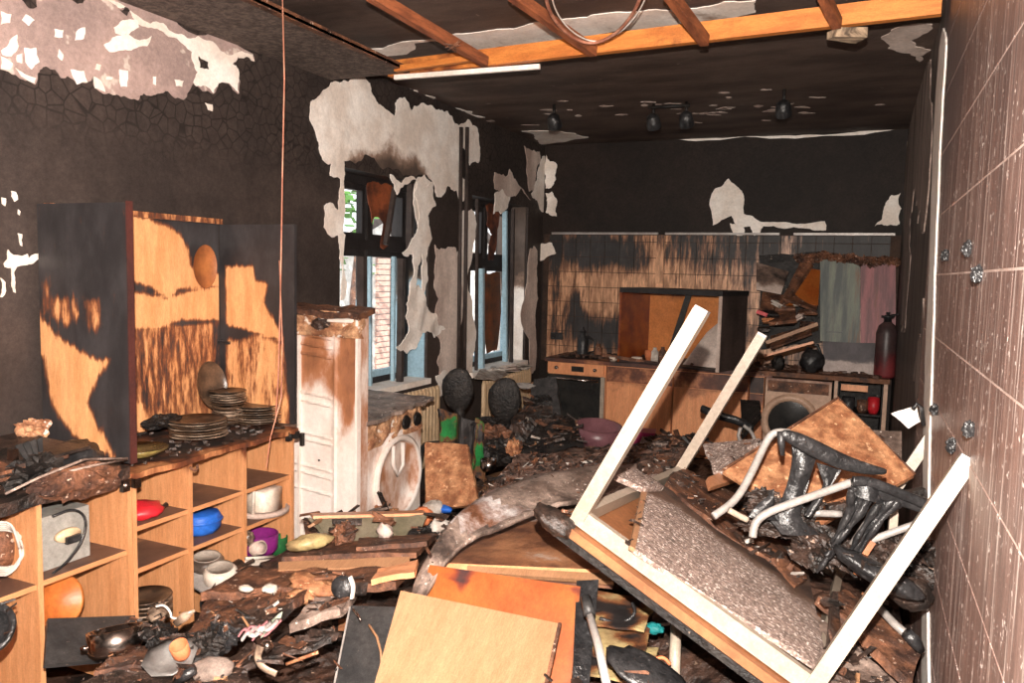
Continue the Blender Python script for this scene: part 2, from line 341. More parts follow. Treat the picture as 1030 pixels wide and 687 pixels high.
# ================================================================ the setting
XL, XR, YB, ZC = -3.03, 0.27, 7.55, 2.98
TH = 0.34
MB().bx((XL-TH, -1.6, -0.1), (XR+0.2, YB+0.2, 0)).build('floor', m_debris, kind='structure')
MB().bx((XL-TH, -1.6, ZC), (XR+0.2, YB+0.2, ZC+0.15)).build('ceiling', m_ceil, kind='structure')
wb = MB().bx((XL-TH, YB, 0), (XR+0.2, YB+0.2, ZC)).build('wall_back', m_soot_back, kind='structure')
MB().bx((XL-TH, -1.6, 0), (XR+0.2, -1.45, ZC)).build('wall_rear', m_soot_back, kind='structure')
wr = MB().bx((XR, -1.45, 0), (XR+0.2, YB, ZC)).build('wall_right', mat('dark_streaked_wall', (0.030,0.024,0.022), (0.15,0.115,0.10), scale=4, stretch=(1,3,0.2), rough=0.6, bump=0.2, world=True,
        streak=((0.22,0.17,0.14), 7, (1,2.5,0.12), 0.56, 0.66)), kind='structure')
W1 = (4.13, 5.24, 0.86, 2.33); W2 = (5.95, 7.16, 0.82, 2.33)      # window openings: y0, y1, z0, z1
ml = MB()
ml.bx((XL-TH, -1.45, 0), (XL, W1[0], ZC)); ml.bx((XL-TH, W1[1], 0), (XL, W2[0], ZC)); ml.bx((XL-TH, W2[1], 0), (XL, YB, ZC))
for W in (W1, W2):
    ml.bx((XL-TH, W[0], 0), (XL, W[1], W[2])); ml.bx((XL-TH, W[0], W[3]), (XL, W[1], ZC))
wl = ml.build('wall_left', m_soot, kind='structure')

# --- tiles of the back wall: each one a piece
def soot_tiles(v):
    x, z = v.x, v.z
    b = 0.20 + 0.42*sst(1.58, 1.98, z)
    b += 0.28*sst(-1.6, -0.7, x)
    for cx_, cz_, rx, rz in ((-2.62,1.22,0.16,0.13), (-2.42,1.08,0.26,0.15), (-2.86,1.35,0.05,0.45), (-2.66,1.42,0.07,0.14), (-2.15,1.15,0.22,0.14), (-1.95,1.05,0.2,0.16), (-2.4,1.9,0.5,0.14)):
        b += 0.6*math.exp(-((x-cx_)/rx)**2-((z-cz_)/rz)**2)
    if z > 1.6: b -= 0.32*math.exp(-((x+1.85)/0.10)**2) + 0.25*math.exp(-((x+0.62)/0.1)**2)
    b += 0.30*noise.noise(Vector((x*6, 0, z*1.1))) + 0.2*noise.noise(Vector((x*15, 4, z*7)))
    return min(0.95, max(0, b))
tx0 = P(565.4, 262, Y=YB).x; tz = [2.016-0.1505*i for i in range(9)]
xs = [tx0 + 0.15*k for k in range(-1, 21)]
def tile(x0, x1, z0, z1):
    g = 0.003; n = 4; m = MB(); pr = 0.006 + random.uniform(0, 0.0012); vs = []
    for j in range(n+1):
        for i in range(n+1): vs.append(Vector((x0+g+(x1-x0-2*g)*i/n, YB-pr-0.004, z0+g+(z1-z0-2*g)*j/n)))
    fs = [(j*(n+1)+i, j*(n+1)+i+1, (j+1)*(n+1)+i+1, (j+1)*(n+1)+i) for j in range(n) for i in range(n)]
    m.add(vs, fs, soot_tiles)
    a, b = (x0+g, x1-g), (z0+g, z1-g); yb = YB-0.001; yf = YB-pr-0.004
    c = [(a[0],b[0]),(a[1],b[0]),(a[1],b[1]),(a[0],b[1])]
    m.add([(p[0], yf, p[1]) for p in c] + [(p[0], yb, p[1]) for p in c], [(i, (i+1)%4, 4+(i+1)%4, 4+i) for i in range(4)], soot_tiles)
    m.build('tile', m_tile, wb)
for k in range(len(xs)-1):
    xa, xb = max(xs[k], XL+0.08), min(xs[k+1], XR-0.03)
    if xb - xa < 0.03: continue
    tile(xa, xb, tz[0], 2.085)
    for i in range(8): tile(xa, xb, tz[i+1], tz[i])
MB().bx((XL+0.02, YB-0.0015, 0.8), (XR, YB-0.0005, 2.09)).build('grout_bed', m_grout_dark, wb)
MB().bx((XL+0.11, YB-0.030, 2.088), (-1.83, YB, 2.108)).build('tile_edge_strip', m_grey, wb)
MB().bx((-1.76, YB-0.030, 2.088), (-0.72, YB, 2.108)).build('tile_edge_strip', m_grey, wb)
MB().bx((-0.60, YB-0.030, 2.088), (0.22, YB, 2.108)).build('tile_edge_strip', m_grey, wb)
# the two boxed ridges in the tiling
for x in (-1.80, -0.66): MB().gbox((x-0.035, YB-0.035, 1.62), (x+0.035, YB-0.005, 2.08), (2,1,10), lambda v: 0.15+0.5*sst(1.8,2.1,v.z)).build('pipe_casing', m_tile, wb)

# --- tiles of the right wall
zt = [2.94, 2.70, 2.462, 2.218, 1.963, 1.729, 1.492, 1.262, 1.018, 0.775, 0.53, 0.29, 0.05]
yt = [-0.03, 0.57, 1.17, 1.775, 2.385, 2.985, 3.59, 4.06]
def soot_rt(v): return 0.42*sst(1.5, 2.5, v.z) + 0.14*noise.noise(v*1.3) + 0.2*sst(2.6,4,v.y)*sst(1.2,2,v.z)
for i in range(len(zt)-1):
    for j in range(len(yt)-1):
        y0, y1, z0, z1 = yt[j], yt[j+1], zt[i+1], zt[i]
        g = 0.0034; gv = 0.0007; nx, nzz = 6, 4; m = MB(); pr = XR-0.010; vs = []
        for b in range(nzz+1):
            for a in range(nx+1): vs.append((pr, y0+gv+(y1-y0-2*gv)*a/nx, z0+g+(z1-z0-2*g)*b/nzz))
        m.add(vs, [(b*(nx+1)+a, b*(nx+1)+a+1, (b+1)*(nx+1)+a+1, (b+1)*(nx+1)+a) for b in range(nzz) for a in range(nx)], soot_rt)
        c = [(y0+gv,z0+g),(y1-gv,z0+g),(y1-gv,z1-g),(y0+gv,z1-g)]
        m.add([(pr, *q) for q in c]+[(XR-0.0005, *q) for q in c], [(k, (k+1)%4, 4+(k+1)%4, 4+k) for k in range(4)], soot_rt)
        m.build('tile', m_rtile, wr)
MB().bx((XR-0.0085, -0.03, 0.05), (XR-0.0005, 4.06, 2.94)).build('grout_bed', m_grout, wr)

# --- torn paint and plaster
NL = Vector((1, 0, 0)); NB = Vector((0, -1, 0)); NR = Vector((-1, 0, 0)); ND = Vector((0, 0, -1))
def patch(pts, ax, val, n, m, parent, depth=0.005, burn=0.0, amp=0.28, lift=0.0, seed=0, name='torn_plaster', curlk=None):
    q = jag([P(a, b, **{ax: val}) for a, b in pts], amp, 3, seed)
    q = [p + n*(depth+lift) for p in q]
    return MB().poly(q, depth, n, burn, curlk).build(name, m, parent)
s1 = (0, 0, 0.2913)
big = crop(*s1, [(-60,-180),(-60,240),(0,240),(55,260),(120,292),(128,270),(160,230),(210,270),(232,262),(265,292),(295,288),(318,255),(325,300),(375,322),(430,332),(475,347),(495,322),(580,315),(632,345),(665,288),(735,325),(752,288),(822,325),(820,235),(800,220),(845,195),(876,212),(870,185),(370,0),(160,-170)])
patch(big, 'X', XL, NL, m_plaster2, wl, 0.004, seed=3)
patch(crop(*s1, [(372,0),(560,80),(720,140),(870,188),(876,212),(845,197),(800,222),(820,240),(822,322),(752,288),(735,322),(690,300),(665,285),(680,250),(660,180),(600,130),(520,95),(440,35)]), 'X', XL, NL, m_plaster, wl, 0.007, seed=5)
for k, pts in enumerate([[(0,40),(35,50),(30,80),(0,85)], [(85,50),(115,70),(95,90),(72,70)], [(55,120),(60,160),(35,195),(5,190),(0,175),(30,140)], [(80,165),(120,165),(132,215),(105,240),(85,215)],
        [(185,100),(215,105),(212,130),(185,128)], [(385,130),(440,120),(480,140),(520,125),(505,160),(450,175),(375,180),(355,155)], [(390,95),(420,70),(470,70),(475,95),(440,120),(395,115)], [(240,240),(285,245),(298,285),(262,292)],
        [(320,265),(345,280),(360,318),(325,305)], [(408,240),(438,245),(435,300),(415,300)], [(200,170),(215,190),(210,210),(195,195)], [(260,110),(290,95),(285,135),(255,140)],
        [(0,195),(40,220),(30,240),(0,238)], [(50,235),(90,260),(120,270),(115,288),(70,265)], [(330,220),(345,225),(340,245),(325,240)], [(525,265),(535,265),(535,295),(525,290)], [(600,275),(630,280),(625,300),(605,298)],
        [(705,355),(730,362),(730,385),(715,380)], [(55,190),(72,185),(72,220),(55,215)], [(365,265),(385,268),(382,275),(362,275)]]):
    patch(crop(*s1, pts), 'X', XL, NL, m_plaster, wl, 0.003, lift=0.005, amp=0.13, seed=20+k, name='plaster_flake')
for k, pts in enumerate([[(70,0),(80,-15),(118,0),(120,25),(95,30)], [(228,0),(260,-20),(290,0),(262,14)], [(400,35),(425,25),(442,38),(432,55),(418,45)], [(680,195),(712,215),(715,240),(685,235)]]):
    patch(crop(*s1, pts), 'X', XL, NL, m_soot, wl, 0.004, lift=0.009, seed=50+k, name='soot_flake')
# white splashes left of the burnt cabinet
s7 = (0, 180, 0.2183)
for k, pts in enumerate([[(35,325),(60,350),(100,355),(125,345),(130,365),(160,345),(182,340),(182,365),(150,390),(110,398),(75,405),(62,430),(70,525),(60,520),(50,410),(20,405),(15,390),(32,370)],
        [(0,455),(22,475),(25,515),(8,545),(0,545)], [(50,55),(70,60),(80,95),(65,105),(52,80)], [(5,85),(25,90),(22,125),(8,115)], [(80,250),(100,255),(100,310),(92,305)], [(82,140),(92,150),(88,168),(80,160)]]):
    patch(crop(*s7, pts), 'X', XL, NL, m_plaster, wl, 0.004, seed=70+k, amp=0.15, name='plaster_flake')
# around window 1
s4 = (280, 60, 0.3491)
def sm_w1(v):   # smoke stain over the window head
    return 0.75*math.exp(-((v.z-2.36)/0.10)**2)*sst(4.1,4.3,v.y)*(1-sst(5.1,5.4,v.y)) + 0.35*math.exp(-((v.y-5.0)/0.10)**2-((v.z-2.5)/0.16)**2) + 0.38*max(0, noise.noise(v*3.1+Vector((3,0,0))))
patch(crop(*s4, [(150,66),(200,64),(262,68),(275,108),(300,135),(335,165),(336,125),(362,108),(382,150),(430,132),(470,145),(500,165),(518,190),(572,197),(577,240),(575,298),(550,305),(540,270),(525,240),(520,330),(545,352),(538,400),(522,408),(512,375),(485,365),(455,395),(440,346),(380,334),(300,316),(188,292),(188,370),(186,500),(150,510),(130,482),(132,420),(172,432),(178,345),(148,335),(150,300),(120,275),(105,205),(92,120)]), 'X', XL, NL, m_plaster, wl, 0.006, burn=sm_w1, seed=101, curlk=lambda p: 0.012*max(0, noise.noise(p*4)))
patch([(340,233),(347,236),(346,300),(342,302),(341,260)], 'X', XL, NL, m_plaster, wl, 0.005, seed=102)
patch(crop(*s4, [(310,330),(375,336),(392,352),(350,360),(330,390),(322,360)]), 'X', XL-0.02, NL, m_plaster, wl, 0.008, lift=0.03, seed=103, name='hanging_paint_flap')
patch(crop(*s4, [(395,350),(440,352),(448,420),(430,440),(405,470),(407,560),(392,640),(398,700),(378,705),(375,640),(382,560),(352,556),(372,535),(392,500),(398,430),(385,390)]), 'X', XL-0.01, NL, m_plaster, wl, 0.008, lift=0.012, seed=104, name='hanging_paint_strip')
patch(crop(280, 280, 0.3204, [(402,25),(430,20),(452,80),(480,108),(515,158),(482,186),(440,170),(412,222),(372,228),(355,213),(398,150),(388,80)]), 'X', XL+0.02, NL, m_plaster, wl, 0.008, lift=0.03, seed=105, name='hanging_paint_strip', curlk=lambda p: 0.03*noise.noise(p*7))
# the pier between the windows
patch([(437,246),(446,250),(458,249),(462,262),(462,330),(459,388),(452,396),(442,380),(443,345),(436,330),(441,300),(437,270)], 'X', XL, NL, m_pier, wl, 0.005, seed=110)
patch([(465,212),(474,210),(479,225),(478,330),(472,388),(466,392),(464,300)], 'X', XL, NL, m_plaster, wl, 0.005, burn=lambda v: 0.25*sst(1.2,0.9,v.z), seed=111)
patch([(438,378),(448,372),(456,388),(450,402),(440,398)], 'X', XL, NL, m_plaster, wl, 0.006, seed=112)
patch([(420,178),(432,182),(434,240),(428,260),(424,300),(422,250)], 'X', XL, NL, m_plaster, wl, 0.006, seed=113)
# window 2 and the far corner
patch(crop(*s4, [(622,325),(640,332),(655,337),(665,315),(690,360),(727,405),(665,395),(640,390),(622,370)]), 'X', XL, NL, m_pier, wl, 0.005, seed=120)
patch(crop(*s4, [(622,388),(667,395),(660,425),(640,445),(619,445)]), 'X', XL, NL, m_plaster, wl, 0.006, seed=121)
patch(crop(*s4, [(707,248),(730,262),(752,265),(755,290),(740,345),(735,380),(722,380),(715,330)]), 'X', XL, NL, m_pier, wl, 0.005, seed=122)
patch(crop(*s4, [(755,290),(768,280),(772,360),(768,440),(750,420),(738,400),(728,385),(745,345)]), 'X', XL, NL, m_plaster, wl, 0.005, seed=123)
patch(crop(*s4, [(772,275),(802,300),(800,345),(778,372),(770,372)]), 'Y', YB, NB, m_plaster, wb, 0.005, seed=124)
patch(crop(*s4, [(770,385),(788,380),(802,420),(802,452),(770,440)]), 'Y', YB, NB, m_plaster, wb, 0.005, seed=125)
patch(crop(*s4, [(738,560),(760,530),(790,528),(802,558),(770,575),(735,588)]), 'Y', YB-0.02, NB, m_plaster, wb, 0.005, lift=0.02, seed=126, name='hanging_paint_flap')
patch([(533,250),(540,252),(541,300),(538,372),(533,375)], 'X', XL, NL, m_pier, wl, 0.005, seed=127)
# back wall
s3 = (600, 0, 0.4175)
patch(crop(*s3, [(318,430),(350,460),(355,515),(375,520),(400,535),(550,533),(553,555),(500,550),(402,545),(395,560),(380,568),(370,545),(345,550),(325,520),(280,543),(272,490),(285,455),(300,450)]), 'Y', YB, NB, m_plaster, wb, 0.004, burn=0.12, amp=0.15, seed=130)
patch(crop(*s3, [(322,538),(345,545),(356,550),(350,570),(330,562)]), 'Y', YB, NB, m_plaster, wb, 0.010, seed=131)
patch(crop(*s3, [(733,465),(730,540),(700,544),(670,545),(690,510),(710,470)]), 'Y', YB, NB, m_plaster, wb, 0.004, seed=132)
patch([(640,139.5),(740,138),(800,136.5),(860,133),(905,122),(912,118),(912,129),(870,135.5),(800,139.5),(700,142)], 'Y', YB, NB, m_plaster, wb, 0.004, amp=0.05, burn=0.15, seed=133)
# ceiling
for k, pts in enumerate([[(398,87),(420,91),(438,98),(428,103),(408,97)], [(455,108),(475,112),(488,118),(470,117)], [(525,132),(560,131),(592,138),(560,143),(540,146)], [(896,30),(918,24),(938,24),(936,50),(925,62),(905,52)], [(880,140),(900,95),(918,85),(915,125)][::-1]]):
    if k == 4: continue
    patch(pts, 'Z', ZC, ND, m_plaster if k < 3 else m_pier, wl, 0.004, seed=140+k, name='torn_ceiling_paint')
patch([(361,51),(400,43),(435,39),(487,31),(538,22),(590,17),(630,12),(660,9),(700,8),(760,0),(760,12),(700,22),(640,30),(560,40),(502,46),(481,50),(457,42),(416,43),(409,54),(385,57)], 'Z', ZC, ND, m_plaster, wl, 0.004, burn=lambda v: 0.2+0.25*noise.noise(v*4), amp=0.2, seed=146, name='torn_ceiling_paint')
for k in range(46):       # small flakes left on the soot
    if k < 30: px, py = random.gauss(720, 60), random.gauss(113, 9)
    else: px, py = random.uniform(430, 900), random.uniform(85, 130)
    l = random.uniform(3, 9); h = random.uniform(0.5, 1.4)
    if py > 126 or px > 890: continue
    patch([(px-l, py+random.uniform(-.3,.3)), (px-l*.4, py-h*random.uniform(.3,1)), (px+l*.3, py-h*random.random()), (px+l, py+random.uniform(-.4,.6)), (px+l*.2, py+h*random.uniform(.4,1)), (px-l*.5, py+h*random.uniform(.2,.8))], 'Z', ZC, ND, m_pier, wl, 0.002, amp=0.15, seed=200+k, name='ceiling_flake')
# right wall edge
m_strip = mat('peeling_strip', (0.34,0.26,0.22), (0.12,0.085,0.072), scale=4, stretch=(1,3,.3), rough=.8, bump=.4, grit=.3)
patch([(950,28),(953,45),(950,90),(945,200),(941,300),(938,400),(936,470),(936,687),(929,687),(930,470),(932,380),(935,300),(938,200),(943,90),(946,50)], 'X', XR-0.010, NR, m_plaster, wr, 0.007, amp=0.12, burn=lambda v: 0.12+0.2*noise.noise(v*3), seed=150)
patch([(932,60),(936,100),(934,200),(928,230),(922,196),(916,220),(911,330),(909,280),(912,140),(922,95)], 'X', XR, NR, m_strip, wr, 0.006, amp=0.45, burn=lambda v: 0.3*noise.noise(v*6), seed=151)
patch([(936,300),(934,370),(930,440),(921,520),(920,470),(926,400),(920,378),(928,350),(930,300)], 'X', XR, NR, m_strip, wr, 0.008, amp=0.4, seed=152)
patch([(922,560),(930,560),(928,687),(915,687)], 'X', XR, NR, m_pier, wr, 0.007, amp=0.1, seed=153)
for (px, py) in ((940,412),(957,448),(983,276),(951,257),(973,250),(975,432)):
    c = P(px, py, X=XR-0.02); MB().blob(c, (0.014,0.014,0.02), 0.5, 4, 8, seed=px).build('melted_wall_plug', m_blk, wr)

# ---------------------------------------------------------------- windows
def ringf(m, x, y0, y1, z0, z1, wd, d, burn=0.0):
    m.gbox((x-d/2, y0, z0), (x+d/2, y0+wd, z1), (1,1,12), burn); m.gbox((x-d/2, y1-wd, z0), (x+d/2, y1, z1), (1,1,12), burn)
    m.gbox((x-d/2, y0+wd, z0), (x+d/2, y1-wd, z0+wd), (1,8,1), burn); m.gbox((x-d/2, y0+wd, z1-wd), (x+d/2, y1-wd, z1), (1,8,1), burn)
def window(name, W, zt_, fmat):
    y0, y1, z0, z1 = W; xw = XL-0.20; up = lambda v: sst(1.3, 1.75, v.z)*0.9+0.1
    m = MB(); ringf(m, xw, y0, y1, z0, z1, 0.055, 0.07, 0.9)
    m.bx((xw-0.035, y0, zt_-0.035), (xw+0.05, y1, zt_+0.035), 0.9)
    root = m.build(name, fmat, kind='structure')
    ym = (y0+y1)/2
    for (a, b) in ((y0+0.055, ym-0.02), (ym+0.02, y1-0.055)):
        mm = MB(); ringf(mm, xw, a, b, z0+0.055, zt_-0.035, 0.045, 0.05, up); mm.build('sash', m_blue, root)
        MB().bx((xw-0.003, a+0.045, z0+0.1), (xw+0.003, b-0.045, zt_-0.08)).build('pane', m_pane, root)
        mm = MB(); ringf(mm, xw, a, b, zt_+0.035, z1-0.055, 0.045, 0.05, 0.9); mm.build('fanlight_frame', m_frame, root)
    MB().bx((xw-0.035, ym-0.03, z0+0.05), (xw+0.045, ym+0.03, z1-0.05), 0.9).build('mullion', m_frame, root)
    # reveal boards on the far side and sill
    MB().gbox((XL-TH+0.02, y1-0.012, z0), (XL-0.02, y1-0.002, z1), (5,1,20), lambda v: 1.0*sst(1.45,1.75,v.z+0.15*noise.noise(v*6))).build('reveal_board', m_blue if name == 'window_1' else m_plaster, root)
    MB().bx((XL-TH, y0, z0-0.03), (XL+0.04, y1, z0+0.012)).build('window_sill', m_plaster, root)
    return root
zt1 = 1.86
win1 = window('window_1', W1, zt1, m_frame); win2 = window('window_2', W2, 1.78, m_frame)
# sooty remains in the upper lights (torn blinds) hang inside the frames
xb = XL-0.12
b1 = MB().poly(jag([P(a, b, X=xb) for a, b in [(370,184),(384,186),(396,190),(393,212),(390,248),(383,249),(386,226),(378,218),(374,224),(371,205)]], 0.25, 2, 4), 0.006, NL, 0.1).build('scorched_blind', m_curt); tag(b1, 'red-brown scorched blind remnant hanging in the upper light of the nearer window', 'blind')
b2 = MB().poly(jag([P(a, b, X=xb) for a, b in [(489,206),(504,207),(500,232),(496,262),(492,262),(495,236),(490,226)]], 0.2, 2, 9), 0.006, NL, 0.1).build('scorched_blind', m_curt); tag(b2, 'red-brown scorched blind remnant hanging in the upper light of the far window', 'blind')
b3 = MB().poly(jag([P(a, b, X=xb) for a, b in [(488,275),(503,274),(504,300),(500,352),(490,356),(487,310)]], 0.1, 2, 9), 0.006, NL, 0.5).build('scorched_curtain', m_curt); tag(b3, 'dark red-brown scorched curtain hanging low in the far window', 'curtain')
# opened black casement leaning into window 1 (upper) and its blue lower leaf
cm = MB().tube([P(397,190,X=XL-0.05), P(388,246,X=XL-0.05)], 0.022, 4).tube([P(413,185,X=XL-0.06), P(412,250,X=XL-0.06)], 0.03, 4)
cm.build('casement_rail', m_frame, win1)
MB().tube([P(404,260,X=XL-0.05), P(402,388,X=XL-0.05)], 0.03, 4).tube([P(364,258,X=XL-0.05), P(364,390,X=XL-0.05)], 0.036, 4).build('casement_rail', m_frame, win1)
MB().tube([P(372,258,X=XL-0.12), P(372,388,X=XL-0.12)], 0.018, 4).tube([P(396,258,X=XL-0.12), P(395,388,X=XL-0.12)], 0.018, 4).build('casement_rail', m_blue, win1)
MB().tube([P(484,270,X=XL-0.06), P(484,372,X=XL-0.06)], 0.035, 4).tube([P(508,212,X=XL-0.1), P(508,368,X=XL-0.1)], 0.030, 4).build('casement_rail', m_blue, win2)
MB().tube([P(516,210,X=XL-0.02), P(514,366,X=XL-0.02)], 0.022, 4).tube([P(480,200,X=XL-0.03), P(479,375,X=XL-0.03)], 0.018, 4).build('casement_rail', m_frame, win2)

# ---------------------------------------------------------------- outside
MB().bx((-30, -6, -1.2), (XL-TH, 40, -1.0)).build('ground', m_render, kind='structure')
hb = T('neighbouring_house', 'sunlit pale house with brick piers and a gable seen through the nearer window', 'house', (-11, 15.5, -1.0))
MB().bx((-14, 13, -1.0), (-9.5, 19.5, 2.2)).build('wall', m_render, hb)
for i in range(26):
    MB().bx((-9.5, 14.2, -0.95+i*0.12), (-9.44, 15.2, -0.85+i*0.12)).build('brick_course', m_brick, hb)
MB().poly([(-9.3,12.6,2.2),(-9.3,16.4,3.6),(-9.3,20,2.2)], 0.2, Vector((1,0,0))).build('gable', m_render, hb)
MB().tube([(-9.2,12.4,2.1),(-9.2,16.4,3.7),(-9.2,20.2,2.1)], 0.1, 4).build('gable_trim', m_frame, hb)
mt = MB()
for k in range(420):
    a = random.uniform(0, 6.28); b = random.gauss(0, 1); r = 1.3; c = Vector((-8.0+random.gauss(0,.55), 11.4+random.gauss(0,.55), 3.4+random.gauss(0,.75)))
    mt.box(c, (0.16,0.1,0.01), Matrix.Rotation(a,3,'Z') @ Matrix.Rotation(b,3,'X'))
tr = T('garden_tree', 'small green tree seen through the upper part of the nearer window', 'tree', (-8.0, 11.4, -1.0))
fo = mt.build('foliage', m_leaf, tr); fo['kind'] = 'stuff'
MB().tube([(-8,11.4,-1.0),(-8.05,11.4,1.2),(-7.9,11.5,3.4)], [0.12,0.09,0.04], 8).build('trunk', m_charbrown, tr)

# ---------------------------------------------------------------- hung ceiling
NLH = 2.83
t = T('hung_ceiling_panel', 'dark rough ceiling panel still hanging over the left wall', 'ceiling panel', (-2.7, 2.5, NLH))
q = [P(107,-1,X=XL+0.01), P(395,82,Z=NLH)]
MB().gbox((XL+0.005, 0.5, NLH), (-2.46, 4.02, NLH+0.015), (4,14,1), 0.0).build('board', mat('rough_ceiling_board', (0.16,0.12,0.10), (0.07,0.052,0.045), scale=40, grit=0.3, rough=0.9, bump=0.7, bscale=90), t)
MB().bx((-2.50, 0.5, NLH-0.004), (-2.46, 4.03, NLH+0.03)).build('edge_strip', m_charbrown, t)
MB().bx((-2.46, -0.4, 2.92), (-1.55, 2.62, 2.935)).build('upper_board', m_soot_back, t)
# white edge lath
lt = MB().tube([P(397,78,Z=2.80), P(543,67,Z=2.80)], 0.018, 4, flat=0.8).build('ceiling_lath', m_plaster); tag(lt, 'white painted lath sticking out under the orange ceiling batten', 'lath')
# long orange batten across the room
a, b = P(392,70,Z=2.865), P(947,4,Z=2.865)
bt = MB(); d = (b-a)
nseg = 30
def bb(v): return 0.30 + 0.25*noise.noise(v*3) if v.x < -1.9 else 0.10+0.35*noise.noise(v*2.3)
bt.sheet([a+Vector((0,-0.02,-0.045)), b+Vector((0,-0.02,-0.045)), b+Vector((0,-0.02,0.045)), a+Vector((0,-0.02,0.045))], nseg, 2, 0.045, burn=bb, smooth=False)
bat = bt.build('ceiling_batten', m_beam); tag(bat, 'long orange wooden batten running across the whole ceiling to the right wall', 'batten')
tag(MB().tube([P(398,75,Z=2.80)+Vector((0,0,0.03)), P(486,63,Z=2.80)+Vector((0,0,0.03))], 0.022, 4).build('ceiling_batten', m_beam), 'short orange batten piece fixed along the near left corner above the white lath', 'batten')
for k, (p0, p1, wd, lab) in enumerate([((262,10),(398,74),0.036,'dark brown batten along the rough ceiling panel'), ((372,-6),(488,62),0.036,'scorched ceiling batten with a splintered knot, second from the left'), ((515,-6),(597,52),0.034,'scorched ceiling batten whose end carries the hanging cable loop'),
        ((672,-8),(709,41),0.036,'scorched ceiling batten with a bracket, fourth from the left'), ((826,-10),(842,24),0.034,'scorched ceiling batten with a broken pale end piece, rightmost')]):
    a = P(*p0, Z=2.86); b = P(*p1, Z=2.80 if k else 2.86); dr = (b-a).normalized()
    m = MB(); m.tube([a, b], wd, 4, burn=0.0, flat=0.8)
    o = m.build('cross_batten', m_beam2); tag(o, lab, 'batten', 'cross battens of the hung ceiling')
    if k in (1, 4):
        c = P(457,46,Z=2.79) if k == 1 else P(852,34,Z=2.78)
        s = MB()
        if k == 1:
            for q_ in range(12): s.tube([c, c+Vector((random.uniform(-.05,.05), random.uniform(-.05,.05), random.uniform(-.03,.03)))], [0.008,0.002], 4)
        else: s.box(c, (0.14,0.09,0.04), Matrix.Rotation(0.5,3,'Z'), jit=0.012)
        s.build('splinters', m_charbrown if k == 1 else mat('pale_splinter', (0.5,0.36,0.24), (0.1,0.07,0.05), scale=9, stretch=(1,6,1), rough=0.9, bump=.8), o)
# cable loop
pts = [P(a, b, Z=2.80) for a, b in [(548,-8),(551,8),(560,24),(574,37),(590,44),(606,42),(622,32),(634,18),(642,4),(645,-8)]]
cl = T('ceiling_cable', 'pinkish cable loop hanging from the ceiling battens', 'cable', pts[4])
MB().tube(smooth(pts), 0.008, 6).build('sheath', m_cable, cl); MB().tube([p+Vector((0.025,0,0.006)) for p in smooth(pts)], 0.0035, 6).build('core_wire', m_plaster, cl)
# hanging thin wire on the left
pts = [P(284,-8,Y=2.74), P(286,80,Y=2.72), P(284,180,Y=2.70), P(282,300,Y=2.70), P(280,380,Y=2.66), P(277,425,Y=2.62)]
hw = MB().tube(pts, 0.0033, 6).build('hanging_wire', m_cable); tag(hw, 'thin pink copper wire hanging straight down from the ceiling on the left', 'wire')
pts = [P(281,262,Y=2.70), P(284,345,Y=2.66), P(283,400,Y=2.6), P(272,440,Y=2.6), P(268,470,Y=2.55)]
tag(MB().tube(pts, 0.0025, 5).build('hanging_wire', m_cable), 'fine orange strand dangling in front of the right plate stack', 'wire')
# heating pipes on the pier
for px, l in ((461,'left of the two dark vertical heating pipes between the windows'), (467,'right of the two dark vertical heating pipes between the windows')):
    m = MB().tube([P(px+3,128,X=XL+0.05), P(px,385,X=XL+0.05)], 0.016, 8); o = m.build('heating_pipe', m_frame); tag(o, l, 'pipe', 'heating pipes between the windows')
# ceiling spots
def spot(px, py, lab, dx=0.03):
    c = P(px, py, Z=2.86); t = T('ceiling_spotlight', lab, 'spotlight', (c.x, c.y, ZC-0.02), 'ceiling spotlights')
    MB().tube([(c.x, c.y, ZC), (c.x, c.y, c.z+0.02)], 0.012, 8).build('stem', m_blkmatt, t)
    R = Matrix.Rotation(0.7, 3, 'X')
    MB().lathe(c, [(0.02,0.05),(0.045,0.03),(0.055,-0.03),(0.055,-0.06)], 16, R).build('lamp_head', m_blk, t)
    MB().lathe(c, [(0.048,-0.055),(0.03,-0.075),(0.002,-0.08)], 12, R).build('bulb', m_blkmatt, t)
spot(557,121,'small blackened ceiling spotlight nearest the window wall'); spot(657,121,'left lamp of the twin spotlight bar on the sooty ceiling'); spot(690,119,'right lamp of the twin spotlight bar on the sooty ceiling'); spot(788,108,'blackened ceiling spotlight closest to the right wall')
tag(MB().tube([P(652,108,Z=2.95), P(694,106,Z=2.95)], 0.014, 6).build('spotlight_bar', m_blkmatt), 'dark bar joining the twin ceiling spotlights', 'bar')
# ================================================================ back kitchen
YF = 6.95; ZT = 0.90
# worktop
wt = MB().gbox((-2.72, YF-0.03, ZT-0.035), (-0.66, YB-0.01, ZT), (16,4,1), lambda v: 0.55+0.3*noise.noise(v*4)).build('worktop', m_front); tag(wt, 'scorched long worktop between the oven and the fallen shelves', 'worktop')
wt2 = MB().gbox((-0.78, YF-0.05, ZT-0.02), (0.235, YB-0.01, ZT+0.018), (10,4,1), lambda v: 0.35+0.35*noise.noise(v*4)).build('worktop', m_charbrown); tag(wt2, 'pale scorched worktop on the right carrying the gas bottle', 'worktop')
